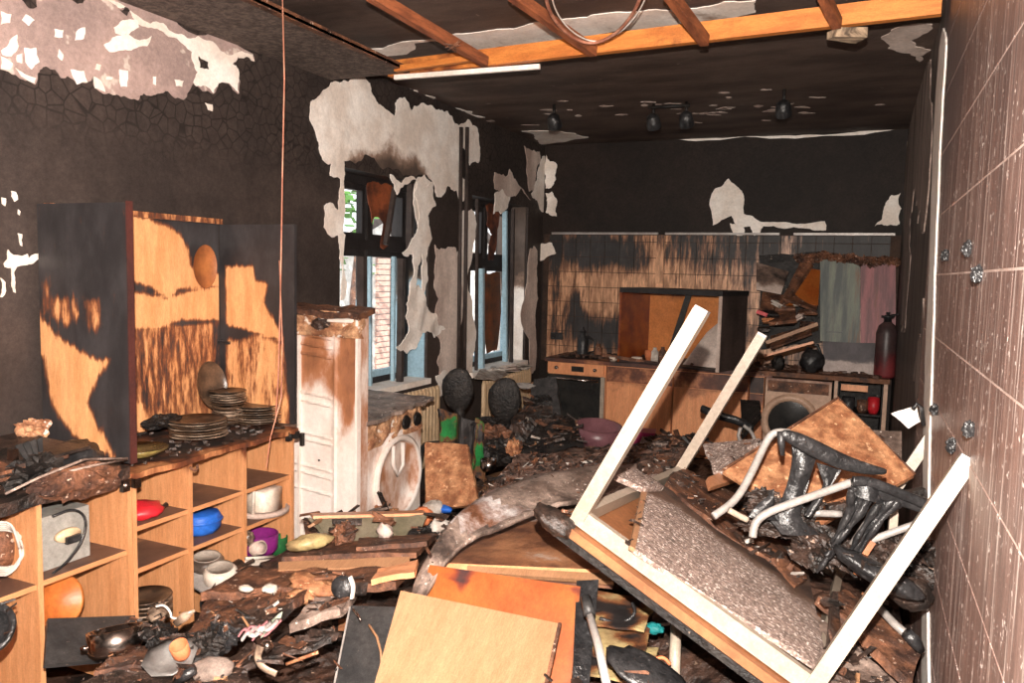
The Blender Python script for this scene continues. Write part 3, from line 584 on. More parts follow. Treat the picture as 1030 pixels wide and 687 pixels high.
# oven
ov = T('built_in_oven', 'built-in oven with dark glass door at the left end of the kitchen', 'oven', (-2.40, YF, 0))
MB().bx((-2.69, YF, 0.08), (-2.12, YB-0.05, ZT-0.037)).build('housing', m_front, ov)
MB().bx((-2.69, YF-0.022, 0.76), (-2.14, YF-0.001, 0.862)).build('control_panel', m_front, ov)
MB().bx((-2.45, YF-0.028, 0.785), (-2.33, YF-0.022, 0.835)).build('clock_display', m_glassdark, ov)
for x in (-2.60,-2.22): MB().lathe((x, YF-0.022, 0.812), [(0.018,0),(0.016,0.02)], 12, Matrix.Rotation(math.pi/2,3,'X'), cap1=True).build('knob', m_steel, ov)
dr = MB().bx((-2.69, YF-0.03, 0.17), (-2.14, YF-0.001, 0.75)).build('door', m_glassdark, ov)
MB().bx((-2.16, YF-0.034, 0.17), (-2.125, YF-0.001, 0.75)).build('door_edge', m_white, dr)
MB().tube([(-2.67, YF-0.07, 0.715), (-2.17, YF-0.07, 0.715)], 0.012, 8).build('handle', m_steel, dr)
MB().lathe((-2.42, YF+0.25, ZT+0.002), [(0.0,0.006),(0.26,0.006),(0.265,0)], 4, Matrix.Rotation(math.pi/4,3,'Z'), cap0=True).build('hob', m_blkmatt, ov)
# base cupboards
def cupboard(x0, x1, lab, drawers=True, doors=2, bz=0.0):
    t = T('base_cupboard', lab, 'cupboard', ((x0+x1)/2, YF, 0), 'base cupboards of the back kitchen')
    MB().bx((x0+0.002, YF+0.002, 0.10), (x1-0.002, YB-0.05, ZT-0.037)).build('carcass', m_front, t)
    MB().bx((x0+0.002, YF+0.05, 0.0), (x1-0.002, YF+0.07, 0.10)).build('plinth', m_blkmatt, t)
    d = MB().gbox((x0+0.004, YF-0.02, 0.72), (x1-0.004, YF, ZT-0.045), (6,1,3), lambda v: 0.55+0.15*noise.noise(v*5)+bz).build('drawer', m_front, t)
    wdt = (x1-x0)/doors
    for i in range(doors):
        MB().gbox((x0+i*wdt+0.004, YF-0.02, 0.13), (x0+(i+1)*wdt-0.004, YF, 0.712), (5,1,10), lambda v: 0.42*sst(0.5,0.75,v.z)+bz+0.1*noise.noise(v*5)).build('door', m_front, t)
    return t
cupboard(-2.11, -1.50, 'orange-brown base cupboard just right of the oven', doors=1)
cupboard(-1.49, -0.85, 'orange-brown base cupboard behind the tall white table leg', doors=1)
cupboard(-0.84, -0.72, 'narrow base cupboard left of the front-loading washer', doors=1, bz=0.3)
m_tan = mat('tan_enamel', (0.52,0.34,0.24), (0.42,0.26,0.18), scale=4, rough=0.45, scorch=(0.25,0.12,0.08), char=(0.05,0.03,0.025))
# washer under the right worktop
wa = T('tumble_dryer', 'cream front-loading machine with a round door under the right worktop', 'washing machine', (-0.43, YF, 0))
MB().gbox((-0.71, YF-0.01, 0.03), (-0.19, YB-0.05, 0.86), (6,1,8), lambda v: 0.5*sst(0.76,0.8,v.z)).build('housing', m_tan, wa)
MB().bx((-0.69, YF-0.03, 0.75), (-0.21, YF-0.011, 0.84)).build('control_panel', m_charbrown, wa)
RX = Matrix.Rotation(math.pi/2, 3, 'X')
MB().lathe((-0.50, YF-0.012, 0.50), [(0.235,0),(0.235,0.02),(0.185,0.03),(0.175,0.0)], 32, RX, cap0=False).build('door_ring', m_tan, wa)
MB().lathe((-0.50, YF-0.012, 0.50), [(0.175,0.004),(0.10,0.012),(0.0,0.016)], 24, RX, cap0=False).build('door_glass', m_glassdark, wa)
# open dark cabinet on the right
oc = T('open_appliance', 'open dark-walled dishwasher cabinet at the right end', 'dishwasher', (0.03, YF, 0))
MB().bx((-0.17,YF-0.02,0.05),(-0.145,YB-0.05,0.875)).bx((0.195,YF-0.02,0.05),(0.225,YB-0.05,0.875)).bx((-0.145,YF,0.05),(0.195,YB-0.05,0.08)).bx((-0.145,YB-0.08,0.08),(0.195,YB-0.05,0.875)).build('frame', m_tan, oc)
MB().bx((-0.143,YF+0.02,0.08),(-0.135,YB-0.09,0.86)).bx((0.185,YF+0.02,0.08),(0.193,YB-0.09,0.86)).bx((-0.14,YB-0.09,0.09),(0.19,YB-0.082,0.86)).build('liner', m_blkmatt, oc)
MB().bx((-0.13,YF+0.02,0.60),(0.18,YF+0.4,0.615)).build('rack', m_blkmatt, oc)
MB().bx((-0.12,YF+0.0,0.80),(0.08,YF+0.02,0.85)).build('inner_flap', m_front, oc)
for k,(x,z,r,h,mm,l) in enumerate([(-0.06,0.615,0.05,0.12,m_blk,'black pot in the open dishwasher, left'),(0.05,0.615,0.045,0.10,m_charbrown,'brown cup in the open dishwasher, middle'),(0.13,0.615,0.045,0.13,m_red,'dark red cup in the open dishwasher, right'),(0.10,0.32,0.06,0.13,m_steel,'small steel pot low in the open dishwasher')]):
    if z < 0.5: MB().bx((-0.13,YF+0.02,z-0.012),(0.18,YF+0.4,z-0.001)).build('rack', m_blkmatt, oc)
    o = MB().lathe((x, YF+0.10, z), [(r*0.7,0),(r,h*0.3),(r,h),(r*0.93,h),(r*0.9,h*0.3),(0.001,0.01)], 16).build('cup' if k in (1,2) else 'small_pot', mm); tag(o, l, 'cup' if k in (1,2) else 'pot')
# fallen wall cabinet on the worktop
f1 = P(622, 362, Y=6.98); f1.z = ZT; f2 = P(722, 371, Y=6.72); f2.z = ZT
u = (f2-f1).normalized(); u.z = 0; n = Vector((u.y, -u.x, 0)); W_ = (f2-f1).length; bk = -n*0.52; Zu = Vector((0,0,1))
wc = T('fallen_wall_cabinet', 'big fallen wall cabinet with orange inside resting open on the worktop', 'cabinet', f1)
def slab(m, a, b, th, h0, h1, burn=0.0):   # vertical board from a to b
    d = (b-a).normalized(); s = Vector((d.y, -d.x, 0))*th/2
    vs = [a-s, b-s, b+s, a+s]; m.add([v+Zu*(h0) for v in vs]+[v+Zu*(h1) for v in vs], [(3,2,1,0),(4,5,6,7),(0,1,5,4),(1,2,6,5),(2,3,7,6),(3,0,4,7)], burn); return m
Hc = P(722, 298, Y=6.72).z - ZT
zc = lambda p, z: Vector((p.x, p.y, ZT+z))
b0, b1_ = f1+bk, f2+bk
MB().sheet([zc(b0,0.02), zc(b1_,0.02), zc(b1_,Hc), zc(b0,Hc)], 40, 24, 0.008, burn=lambda v: 0.02+0.5*sst(1.38,1.62,v.z+0.10*(v.x+1.6))+0.08*noise.noise(v*2)).build('back_panel', mat('cabinet_lining', (0.62,0.23,0.075), (0.50,0.17,0.05), scale=2, rough=0.28, bns=3, scorch=(0.12,0.035,0.02), char=(0.03,0.015,0.012)), wc)
slab(MB(), f1, b0, 0.02, ZT*0+0.0, Hc, 0.4).build('side_panel', m_door, wc)
slab(MB(), f2, b1_, 0.022, 0.0, Hc, 0.0).build('side_panel', mat('sooty_side', (0.075,0.052,0.045), (0.04,0.028,0.024), scale=5, stretch=(1,1,.4), rough=.5, grit=.3), wc)
slab(MB(), f2+n*0.002, f2+n*0.012, 0.03, 0.0, Hc).build('side_edge', m_pier, wc)
def hslab(z, th, mm, nm, ex=0.0, burn=0.9):
    m = MB(); vs = [f1+n*ex, f2+n*ex+u*ex, b1_+u*ex, b0]; m.add([v+Zu*z for v in vs]+[v+Zu*(z+th) for v in vs], [(3,2,1,0),(4,5,6,7),(0,1,5,4),(1,2,6,5),(2,3,7,6),(3,0,4,7)], burn); return m.build(nm, mm, wc)
hslab(Hc, 0.045, m_blkmatt, 'top_panel', 0.02); hslab(0.0, 0.018, m_front, 'bottom_panel')
dg = MB().tube([P(693,296,Y=6.90), P(672,362,Y=6.93)], 0.035, 4).build('fallen_divider', m_blkmatt, wc)
MB().sheet([P(640,410,Y=7.0)*0+zc(f2-u*0.40-n*0.15,0.02), zc(f2-u*0.04-n*0.12,0.02), zc(f2-u*0.04-n*0.30,0.50), zc(f2-u*0.28-n*0.34,0.30)], 6, 6, 0.012, burn=0.1).build('loose_board', m_pier, wc)
for k, (px, py, r, h, mm) in enumerate([(586,350,0.055,0.24,m_blk),(602,346,0.04,0.13,m_charbrown),(652,340,0.035,0.10,m_terra),(658,344,0.035,0.13,m_paper),(666,342,0.035,0.14,m_charbrown),(640,350,0.05,0.05,m_ceramic),(617,356,0.04,0.04,m_ceramic)]):
    y = 7.18 if k < 2 else 6.98
    c = P(px, py, Y=y); c.z = ZT + (0.02 if 640 < px < 700 else 0.002)
    if px > 625: c = c - n*0.02
    o = MB().lathe(c, [(r*0.9,0),(r,h*0.15),(r,h*0.7),(r*0.5,h*0.85),(r*0.5,h),(0.001,h)] if k in (0,1,3,4) else [(r*0.6,0),(r,h*0.6),(r,h),(r*0.9,h),(0.001,h*0.2)], 14).build(['espresso_pot','sooty_jar','clay_jar','white_jar','sooty_jar','small_bowl','small_cup'][k], mm)
    tag(o, ['tall black coffee pot standing on the hob','low sooty jar right of the black coffee pot','reddish clay jar inside the fallen wall cabinet','pale jar beside the reddish clay jar inside the fallen cabinet','dark sooty jar, rightmost in the fallen cabinet','small pale bowl at the front of the fallen cabinet','small pale cup on the worktop left of the fallen cabinet'][k], ['coffee pot','jar','jar','jar','jar','bowl','cup'][k])
    if k == 0:
        MB().tube([c+Vector((0.05,0,0.2)), c+Vector((0.12,0,0.17)), c+Vector((0.12,0,0.06)), c+Vector((0.05,0,0.04))], 0.01, 6).build('handle', m_blk, o)
        MB().lathe(c+Vector((0,0,0.24)), [(0.035,0),(0.02,0.02),(0.01,0.05)], 10, cap1=True).build('lid', m_blk, o)
o = MB().tube([P(606,357,Y=6.97), P(662,366,Y=6.93)], 0.022, 4, flat=0.4).build('loose_lath', m_charbrown); tag(o, 'scorched lath lying along the front of the back worktop', 'stick')
sk = MB().box(P(560,338,Y=7.53), (0.13,0.02,0.07)).build('power_socket', m_blk); tag(sk, 'melted black power socket on the tiles above the oven', 'socket')
# crumbs on the worktops
m = MB()
for k in range(260):
    x = random.uniform(-2.6, 0.2); y = random.uniform(YF, YB-0.1)
    m.box((x, y, ZT+0.025), (random.uniform(.01,.07), random.uniform(.01,.05), random.uniform(.004,.03)), Matrix.Rotation(random.uniform(0,3),3,'Z') @ Matrix.Rotation(random.uniform(-.4,.4),3,'X'), jit=0.004)
tag(m.build('worktop_rubble', m_chips, kind='stuff'), 'small burnt rubble strewn over the back worktops', 'rubble')
# collapsed shelves between the two cabinets
sh = []
def board(c4, th, mm, name, lab, cat, burn=0.0, nx=8, ny=8, disp=None, group=None, edge=None):
    o = MB().sheet(c4, nx, ny, th, disp, burn, edge).build(name, mm); tag(o, lab, cat, group); return o
c5 = (750, 225, 0.1553)
def q5(pts, ys): return [P(750+a*0.1553, 225+b*0.1553, Y=y) for (a, b), y in zip(pts, ys)]
board(q5([(230,520),(470,520),(485,300),(410,290)], [7.0,7.0,7.3,7.3]), 0.02, m_door, 'fallen_shelf', 'orange fallen shelf panel standing on edge left of the green and pink door', 'shelf', burn=clean_zone([[(-1.2,1.0),(0.3,1.05),(0.3,1.7),(-1.2,1.9)]], (0,2)), nx=6)
board(q5([(70,420),(230,450),(280,310),(70,250)], [7.1,7.1,7.35,7.35]), 0.015, m_pier, 'fallen_shelf', 'grey fallen shelf panel leaning on the tiles beside the fallen wall cabinet', 'shelf', burn=lambda v: 0.1+0.5*sst(1.55,1.7,v.z))
board(q5([(210,530),(270,500),(430,260),(360,240)], [6.95,6.95,7.3,7.3]), 0.03, m_charbrown, 'fallen_board', 'long scorched board slanting up against the tiles behind the orange shelf', 'board')
board(q5([(150,640),(330,620),(300,540),(180,570)], [6.9,6.9,7.1,7.1]), 0.03, m_charbrown, 'fallen_board', 'short brown board piled above the slanting laths', 'board')
board([P(770,343,Y=6.88), P(822,324,Y=6.92), P(822,329,Y=7.3), P(770,347,Y=7.3)], 0.03, m_pale, 'fallen_board', 'pale-edged shelf slanting down to the top of the second white table leg', 'shelf', burn=0.25)
board([P(768,357,Y=6.86), P(818,343,Y=6.9), P(820,347,Y=7.3), P(770,361,Y=7.3)], 0.02, m_front, 'fallen_board', 'orange-brown shelf slanting just above the right worktop', 'shelf', burn=0.25)
board([P(775,350,Y=6.93), P(816,335,Y=6.96), P(816,326,Y=7.1), P(775,338,Y=7.1)], 0.02, m_charbrown, 'fallen_board', 'scorched panel wedged between the two slanting shelves', 'board')
BK = [(775,316,.13,m_blkmatt,'black burnt book remnant highest on the collapsed shelves'),(783,306,.12,m_paper,'pale burnt book remnant just below the highest black one on the collapsed shelves'),(790,313,.16,m_charbrown,'broad brown burnt book in the middle of the collapsed shelves'),(803,306,.10,m_paper,'whitish crumpled book remnant left of the green and pink door'),
      (812,314,.13,m_charbrown,'brown fanned book remnant touching the green and pink door'),(776,322,.12,m_front,'orange-brown book remnant beside the fallen wall cabinet'),(789,325,.15,m_char,'charred flat book under the broad brown one'),(803,320,.13,m_pier,'grey book remnant lying on the upper slanting shelf'),(768,331,.10,m_char,'small charred book above the tip of the second white table leg'),
      (812,326,.10,m_charbrown,'small brown book remnant at the upper end of the slanting shelf')]
board([P(763,352,Y=7.40), P(828,346,Y=7.40), P(828,252,Y=7.46), P(763,256,Y=7.46)], 0.02, m_blkmatt, 'charred_backing', 'black charred back board behind the heap of collapsed shelves', 'board', nx=20, ny=20, disp=lambda u,v,p: 0.015*noise.noise(p*9), edge=0.03)
board(q5([(90,560),(240,600),(300,470),(110,440)], [7.0,7.0,7.2,7.2]), 0.02, m_charbrown, 'fallen_board', 'scorched board behind the burnt books beside the fallen wall cabinet', 'board')
board(q5([(240,480),(460,560),(470,520),(300,440)], [6.95,6.9,7.1,7.1]), 0.02, m_charbrown, 'fallen_board', 'brown board under the orange fallen shelf panel', 'board')
for k, (px, py, s_, mm, lab) in enumerate(BK):
    c = P(px, py, Y=6.98+0.02*(k%4)); o = MB(); R_ = Matrix.Rotation(random.uniform(0,3),3,'Z') @ Matrix.Rotation(random.uniform(-.6,.6),3,'X')
    for j in range(5): o.box(c+R_@Vector((0,0,0.008*(j-2))), (s_*random.uniform(.85,1.05), s_*0.75, 0.006), R_ @ Matrix.Rotation(random.uniform(-.25,.25),3,'Z'), jit=0.004)
    tag(o.build('burnt_book', mm), lab, 'book', 'burnt books on the collapsed shelves')
o = MB().box(P(767,315,Y=6.95), (0.09,0.1,0.03), Matrix.Rotation(.3,3,'Y')).build('red_box', m_red); tag(o, 'small red box among the burnt books on the collapsed shelves', 'box')
rc = MB()
for k in range(26):
    t_ = k/25; c = P(805+95*t_, 263-3*math.sin(t_*6)-(6 if t_<0.4 else 0)*0, Y=7.32); rc.blob(c+Vector((0,0,random.uniform(0,.03))), (0.05,0.04,0.035), .7, 5, 8, seed=k)
tag(rc.build('crumbled_plaster', m_charbrown, kind='stuff'), 'crumbled scorched rubble lying along the top of the green and pink door', 'rubble')
# green and pink door
def streakc(name, c1, c2): return mat(name, c1, c2, scale=5, stretch=(4,4,0.25), rough=0.5, bump=0.1, bstretch=(3,3,0.3))
m_gd = streakc('weathered_green', (0.15,0.165,0.125), (0.055,0.065,0.062)); m_pk = streakc('weathered_pink', (0.30,0.10,0.105), (0.13,0.05,0.055))
gp = T('loose_cabinet_door', 'loose door with a green left part and a pink right part above the gas bottle', 'cabinet door', P(862,345,Y=7.2))
MB().sheet([P(825,343,Y=7.24), P(865,345,Y=7.24), P(865,262,Y=7.30), P(825,261,Y=7.30)], 10, 12, 0.02, burn=lambda v: 0.22+0.25*noise.noise(Vector((v.x*8,0,v.z)))).build('green_panel', m_gd, gp)
MB().sheet([P(865.6,345,Y=7.24), P(901,345,Y=7.24), P(901,262,Y=7.30), P(865.6,262,Y=7.30)], 8, 12, 0.02, burn=lambda v: 0.15+0.2*noise.noise(Vector((v.x*8,0,v.z)))).build('pink_panel', m_pk, gp)
MB().box(P(839,334,Y=7.22), (0.13,0.015,0.008)).build('handle', m_blk, gp)
lp = MB().sheet([P(828,378,Y=7.20), P(880,379,Y=7.20), P(880,345,Y=7.26), P(828,343,Y=7.26)], 10, 8, 0.03, burn=lambda v: 0.75*sst(0.985,1.02,v.z)).build('wall_box', mat('sooty_metal_box', (0.42,0.34,0.31), (0.33,0.26,0.24), rough=0.5, char=(0.045,0.038,0.042), scorch=(0.1,0.08,0.08))); tag(lp, 'flat dark metal box with a pale lower rim under the green and pink door', 'box')
# gas bottle
c = P(889,381,Y=7.05); c.z = ZT+0.02
gb = T('gas_bottle', 'dark charred gas bottle with a red foot at the right end of the worktop', 'gas bottle', c)
MB().lathe(c, [(0.072,0),(0.080,0.02),(0.080,0.36),(0.062,0.42),(0.03,0.45)], 24, burn=lambda v: 0.95*(1-sst(0.93,1.0,v.z+0.02*noise.noise(v*20)))).build('cylinder', m_extred, gb)
MB().lathe(c+Vector((0,0,0.45)), [(0.03,0),(0.03,0.03),(0.05,0.035),(0.05,0.05),(0.015,0.055),(0.015,0.08)], 12, cap1=True).build('valve', m_blk, gb)
MB().tube([c+Vector((0.015,-0.01,0.50)), c+Vector((0.08,-0.03,0.52)), c+Vector((0.115,-0.03,0.40)), c+Vector((0.115,-0.02,0.20)), c+Vector((0.09,-0.02,0.13))], 0.011, 6).build('hose', m_blk, gb)
# black kettle on the right worktop
c = P(816,372,Y=7.05); c.z = ZT+0.02
ke = MB().blob(c+Vector((0,0,0.095)), (0.095,0.09,0.10), 0.35, 4, 18, seed=3).build('melted_kettle', m_blk); tag(ke, 'melted round black kettle on the right worktop', 'kettle')
MB().tube([c+Vector((-0.06,0,0.15)), c+Vector((-0.03,0,0.23)), c+Vector((0.04,0,0.23)), c+Vector((0.08,0,0.13))], 0.012, 6).build('handle', m_blk, ke)
c = P(783,366,Y=7.05); c.z = ZT+0.02
tag(MB().blob(c+Vector((0,0,0.06)), (0.05,0.05,0.065), 0.4, 4, 12, seed=8).build('melted_can', m_blkmatt), 'small melted black can left of the round kettle', 'can')
# radiators
def radiator(name, lab, y0, y1, z0, z1, x=XL+0.09):
    t = T('radiator', lab, 'radiator', (x, (y0+y1)/2, z0)); n_ = int((y1-y0)/0.05)
    for i in range(n_):
        y = y0+(i+0.5)*(y1-y0)/n_
        MB().tube([(x,y,z0),(x,y,z0+0.04),(x,y,z1-0.04),(x,y,z1)], [0.012,0.021,0.021,0.012], 8, flat=2.2, burn=lambda v: 0.1).build('rib', m_cream, t)
    MB().tube([(x,y0,z0+0.05),(x,y1,z0+0.05)], 0.015, 8).tube([(x,y0,z1-0.05),(x,y1,z1-0.05)], 0.015, 8).build('header_pipe', m_cream, t)
radiator('radiator', 'cream ribbed radiator beside the gutted washing machine under the nearer window', 4.35, 5.25, 0.22, 0.82, XL+0.10)
radiator('radiator', 'cream ribbed radiator under the far window', 6.05, 7.1, 0.18, 0.76)
o = MB().sheet([P(478,379,X=XL+0.28), P(498,383,X=XL+0.28), P(513,375,X=XL+0.05), P(483,371,X=XL+0.02)], 6, 4, 0.01, disp=lambda u,v,p: 0.02*noise.noise(p*9)).build('papers', m_paper); tag(o, 'white sheet of paper curling on the far window sill', 'paper')
for k, lab in enumerate(['ash-dusted paper scrap lying left on the far window sill','ash-dusted paper scrap in the middle of the far window sill','ash-dusted paper scrap lying right on the far window sill']):
    c = P(501+k*12, 373-k*1.5, X=XL+0.06); o = MB()
    for j in range(3): o.box(c+Vector((0,0,0.012*j)), (0.16,0.13,0.005), Matrix.Rotation(k*0.9+j,3,'Z') @ Matrix.Rotation(0.15*(-1)**j,3,'X'), jit=0.006)
    tag(o.build('papers', m_paper if k != 1 else m_pier), lab, 'paper', 'paper scraps on the far window sill')
# ================================================================ sideboard on the left wall
XF = -2.50; XB = XL+0.01
def burnz(p, ax, soft=0.03, **k): return clean_zone(p, ax, soft, **k)
def grime(v): return 0.66 + 0.30*noise.noise(v*6)
def sideboard(name, lab, y0, y1, dividers, shelves, ztop, zbot):
    t = T(name, lab, 'sideboard', ((XF+XB)/2, (y0+y1)/2, 0))
    MB().gbox((XB, y0, zbot), (XB+0.008, y1, ztop), (1,8,8), 0.0).build('back_panel', m_wood, t)
    for y in [y0] + dividers + [y1]:
        MB().gbox((XB+0.008, y-0.009, zbot), (XF, y+0.009, ztop), (8,1,10), lambda v: 0.10+0.55*sst(ztop-0.05, ztop+0.02, v.z)+0.10*noise.noise(v*7)).build('upright', m_wood, t)
    ys = [y0] + dividers + [y1]
    for i, zs in enumerate(shelves):
        for z in zs:
            MB().gbox((XB+0.008, ys[i]+0.009, z-0.018), (XF-0.012, ys[i+1]-0.009, z), (8,6,1), lambda v: grime(v) if v.z > z-0.002 else 0.05).bx((XF-0.0119, ys[i]+0.009, z-0.0185), (XF-0.009, ys[i+1]-0.009, z+0.0003), 0.0).build('shelf', m_woodh, t)
    return t
sb1 = sideboard('sideboard', 'left half of the open orange sideboard under the charred overhanging worktop', 1.05, 2.095, [1.40, 1.735], [[0.60],[0.60],[0.605]], 0.90, 0.06)
sb2 = sideboard('sideboard', 'right half of the open orange sideboard, nine open compartments under the plate stacks', 2.118, 3.035, [2.395, 2.71], [[0.683,0.515],[0.683,0.515],[0.683,0.510]], 0.885, 0.06)
# hinges
for (px, py) in ((128,487),(292,438)):
    c = P(px, py, X=XF+0.01); par = sb1 if px < 200 else sb2
    MB().box(c+Vector((0.005,-0.015,0)), (0.02,0.03,0.045)).box(c+Vector((0.008,0.03,0)), (0.03,0.025,0.035)).lathe(c+Vector((0.01,-0.015,0)), [(0.015,0),(0.012,0.012)], 10, Matrix.Rotation(math.pi/2,3,'Y'), cap1=True).build('hinge', m_steel if px < 200 else m_blkmatt, par)
# worktops
bw = lambda v: 0.72 + 0.3*noise.noise(v*6) - 0.3*math.exp(-((v.x-XF)/0.05)**2)
def disp_w(u, v, p): return 0.012*noise.noise(p*11)
w2 = MB().sheet([(XF+0.03,2.10,0.905),(XF+0.03,3.05,0.915),(XB,3.05,0.915),(XB,2.10,0.905)], 22, 12, 0.022, disp_w, bw, 0.012).build('worktop', m_wood); tag(w2, 'charred thin worktop under the plate stacks, its orange front edge blistered', 'worktop')
w1 = MB().sheet([P(-60,520,X=XF+0.03), (XF+0.06,1.60,0.93), (XF+0.02,2.10,0.95), (XB,2.10,0.95), (XB,0.95,0.95)][0:1] + [(XF+0.02,2.10,0.935),(XB,2.10,0.95),(XB,1.2,0.95)], 26, 12, 0.045, lambda u,v,p: 0.022*noise.noise(p*8)-0.02*math.exp(-((p.y-1.85)/0.12)**2)*(1-v), 0.0, 0.02).build('charred_worktop', m_char); tag(w1, 'thick charred worktop sagging over the left sideboard', 'worktop')
pts = [P(x, y, X=XF+0.045) for x, y in [(62,472),(80,480),(110,478),(92,495),(78,505),(62,500),(45,488)]]
tag(MB().blob(P(78,485,X=XF+0.02), (0.035,0.16,0.055), .6, 4, 16, seed=5, R=Matrix.Rotation(-0.1,3,'X')).build('charred_lump', m_charbrown), 'rusty brown charred lump hanging from the edge of the left worktop', 'lump')
for k, c4 in enumerate([[(5,497),(40,480),(85,462),(128,461)], [(70,474),(95,468),(128,462)]]):
    tag(MB().tube([P(x, y, X=XF+0.05-0.01*k) for x, y in c4], 0.005, 5).build('burnt_strip', m_ash), ['long pale ash strip along the front of the charred left worktop','short pale ash strip just behind the edge of the charred left worktop'][k], 'strip')
# things on the left worktop
s8 = (0, 400, 0.1746)
fan = T('black_folded_tray', 'black ribbed plastic tray melted on the left worktop', 'tray', P(38,468,X=-2.62))
for k in range(4):
    a = [(90+k*42,278-k*12),(125+k*40,262-k*12),(165+k*28,345-k*8),(140+k*30,350-k*8)]
    MB().sheet([P(*crop(*s8,[q])[0], X=-2.60-0.02*(k%2)) for q in (a[3],a[2],a[1],a[0])], 3, 3, 0.008).build('rib', m_dark, fan)
tag(MB().blob(P(68,465,X=-2.68), (0.07,0.16,0.075), .35, 3, 18, seed=2).build('melted_black_lump', m_blk), 'flat melted black appliance behind the ribbed tray', 'appliance')
tag(MB().blob(P(33,475,X=-2.58), (0.05,0.10,0.05), .8, 6, 18, seed=9).build('melted_black_lump', m_blkmatt), 'crumpled black lump in front of the ribbed tray', 'lump')
tag(MB().blob(P(33,432,X=-2.85), (0.04,0.06,0.035), .8, 6, 14, seed=4).build('foam_lump', m_insul), 'small orange foam lump at the foot of the burnt cabinet side, far left', 'foam')
for k in range(5):
    y = 1.35+0.09*k
    tag(MB().sheet([(-2.56,y,0.965+k*.012),(-2.56,y+0.28,0.97+k*.012),(-2.9,y+0.25,1.0+k*.012),(-2.9,y,0.99+k*.012)], 6, 5, 0.012, lambda u,v,p: 0.01*noise.noise(p*8), 0, .01).build('charred_board', m_charbrown if k%2 else m_char), ['lowest','second lowest','middle','second highest','topmost'][k]+' charred flat board of the heap at the far left of the worktop', 'board', 'charred boards at the far left')
o = MB().box(P(13,457,X=-2.6), (0.03,0.02,0.04)).build('metal_clip', m_steel); tag(o, 'small shiny metal clip among the charred boards at far left', 'clip')

# --- tall shelf unit standing on the worktop: side panel facing us, back board, right side panel
ax2 = (1, 2)
uc = T('shelf_unit', 'burnt open shelf unit standing on the sideboard, orange back board and black sides', 'shelf unit', (-2.75, 2.6, 0.95))
z_p = lambda a, b: tuple(P(a, b, Y=2.11))
def pl(pts, **k): return [ (P(a, b, **k)) for a, b in pts]
sidep = [[(p.x, p.z) for p in pl([(38,312),(60,338),(82,352),(100,362),(112,362),(98,385),(90,405),(98,425),(112,445),(118,462),(100,452),(80,440),(62,420),(52,395),(48,360),(38,352)], Y=2.11)]]
sidep2 = [[(p.x, p.z) for p in pl([(45,285),(50,280),(56,312),(46,318)], Y=2.11)], [(p.x, p.z) for p in pl([(52,300),(78,298),(84,318),(70,330),(52,318)], Y=2.11)], [(p.x,p.z) for p in pl([(85,300),(102,300),(104,330),(92,335)], Y=2.11)]]
fa = clean_zone(sidep, (0,2), 0.030, hi=0.95); fb = clean_zone(sidep2, (0,2), 0.03, hi=0.95, lo=0.42)
MB().gbox((-2.985, 2.10, 0.94), (XF+0.005, 2.122, 1.92), (34,1,60), lambda v: min(fa(v), fb(v))).build('side_panel', m_back, uc)
MB().bx((XF+0.004, 2.097, 0.94), (XF+0.010, 2.125, 1.925)).build('edge_band', mat('dark_red_edge', (0.07,0.022,0.018), (0.03,0.018,0.018), scale=3, rough=0.4), uc)
bp_ = lambda pts: [(p.y, p.z) for p in pl(pts, X=-2.97)]
zones = [bp_([(128,217),(150,220),(170,228),(184,240),(190,252),(192,268),(200,276),(222,276),(226,272),(258,268),(258,280),(232,286),(180,292),(168,300),(150,288),(128,282)]),
         bp_([(128,292),(168,300),(182,294),(228,286),(270,286),(266,304),(280,330),(283,342),(262,336),(240,328),(222,322),(180,322),(165,330),(128,332)]),
         bp_([(232,344),(290,344),(292,400),(285,425),(270,415),(262,370),(240,352)]), bp_([(120,400),(145,405),(150,430),(120,440)])]
fz = [clean_zone([z], (1,2), 0.028, hi=1.0) for z in zones]
def fback(v):
    b = min(f(v) for f in fz)
    mid = 0.46 + 0.22*noise.noise(Vector((0, v.y*14, v.z*2.2)))      # the streaky, half burnt lower band
    if v.z < 1.40: b = min(b, mid + 0.35*sst(2.98, 3.05, v.y))
    return b
MB().gbox((-2.985, 2.124, 0.93), (-2.97, 3.04, 1.90), (1,60,56), fback).build('back_board', m_back, uc)
MB().gbox((-2.985, 2.124, 1.90), (-2.94, 3.04, 1.925), (1,12,1), 0.5).build('top_rail', m_back, uc)
# right side panel, its inner face towards us
rz = [[(p.x, p.z) for p in pl([(228,268),(256,268),(258,282),(270,286),(266,304),(280,330),(285,342),(262,336),(240,330),(228,326)], Y=3.05)], [(p.x, p.z) for p in pl([(228,342),(262,336),(286,345),(288,385),(291,400),(290,432),(228,432)], Y=3.05)]]
f1_ = clean_zone([rz[0]], (0,2), 0.025, hi=1.0); f2_ = clean_zone([rz[1]], (0,2), 0.03, hi=1.0, lo=0.25)
MB().gbox((-2.969, 3.045, 0.93), (XF+0.0, 3.065, 1.90), (26,1,56), lambda v: min(f1_(v), max(f2_(v), 0.30+0.3*noise.noise(Vector((v.x*16,0,v.z*2)))))).build('side_panel', m_back, uc)
MB().bx((-2.969, 3.03, 1.30), (-2.90, 3.044, 1.315)).build('shelf_support', m_blk, uc)
# round stain-like disc leaning on the back board
o = MB().lathe(P(206,268,X=-2.94), [(0.001,0.0),(0.085,0.0),(0.088,0.006)], 24, Matrix.Rotation(math.pi/2,3,'Y'), sx=0.75*1.6, sy=1.0*0.85).build('round_lid', mat('scorched_lid', (0.36,0.13,0.04), (0.24,0.08,0.03), rough=0.5)); tag(o, 'round scorched brown lid stuck on the orange back board of the shelf unit', 'lid')
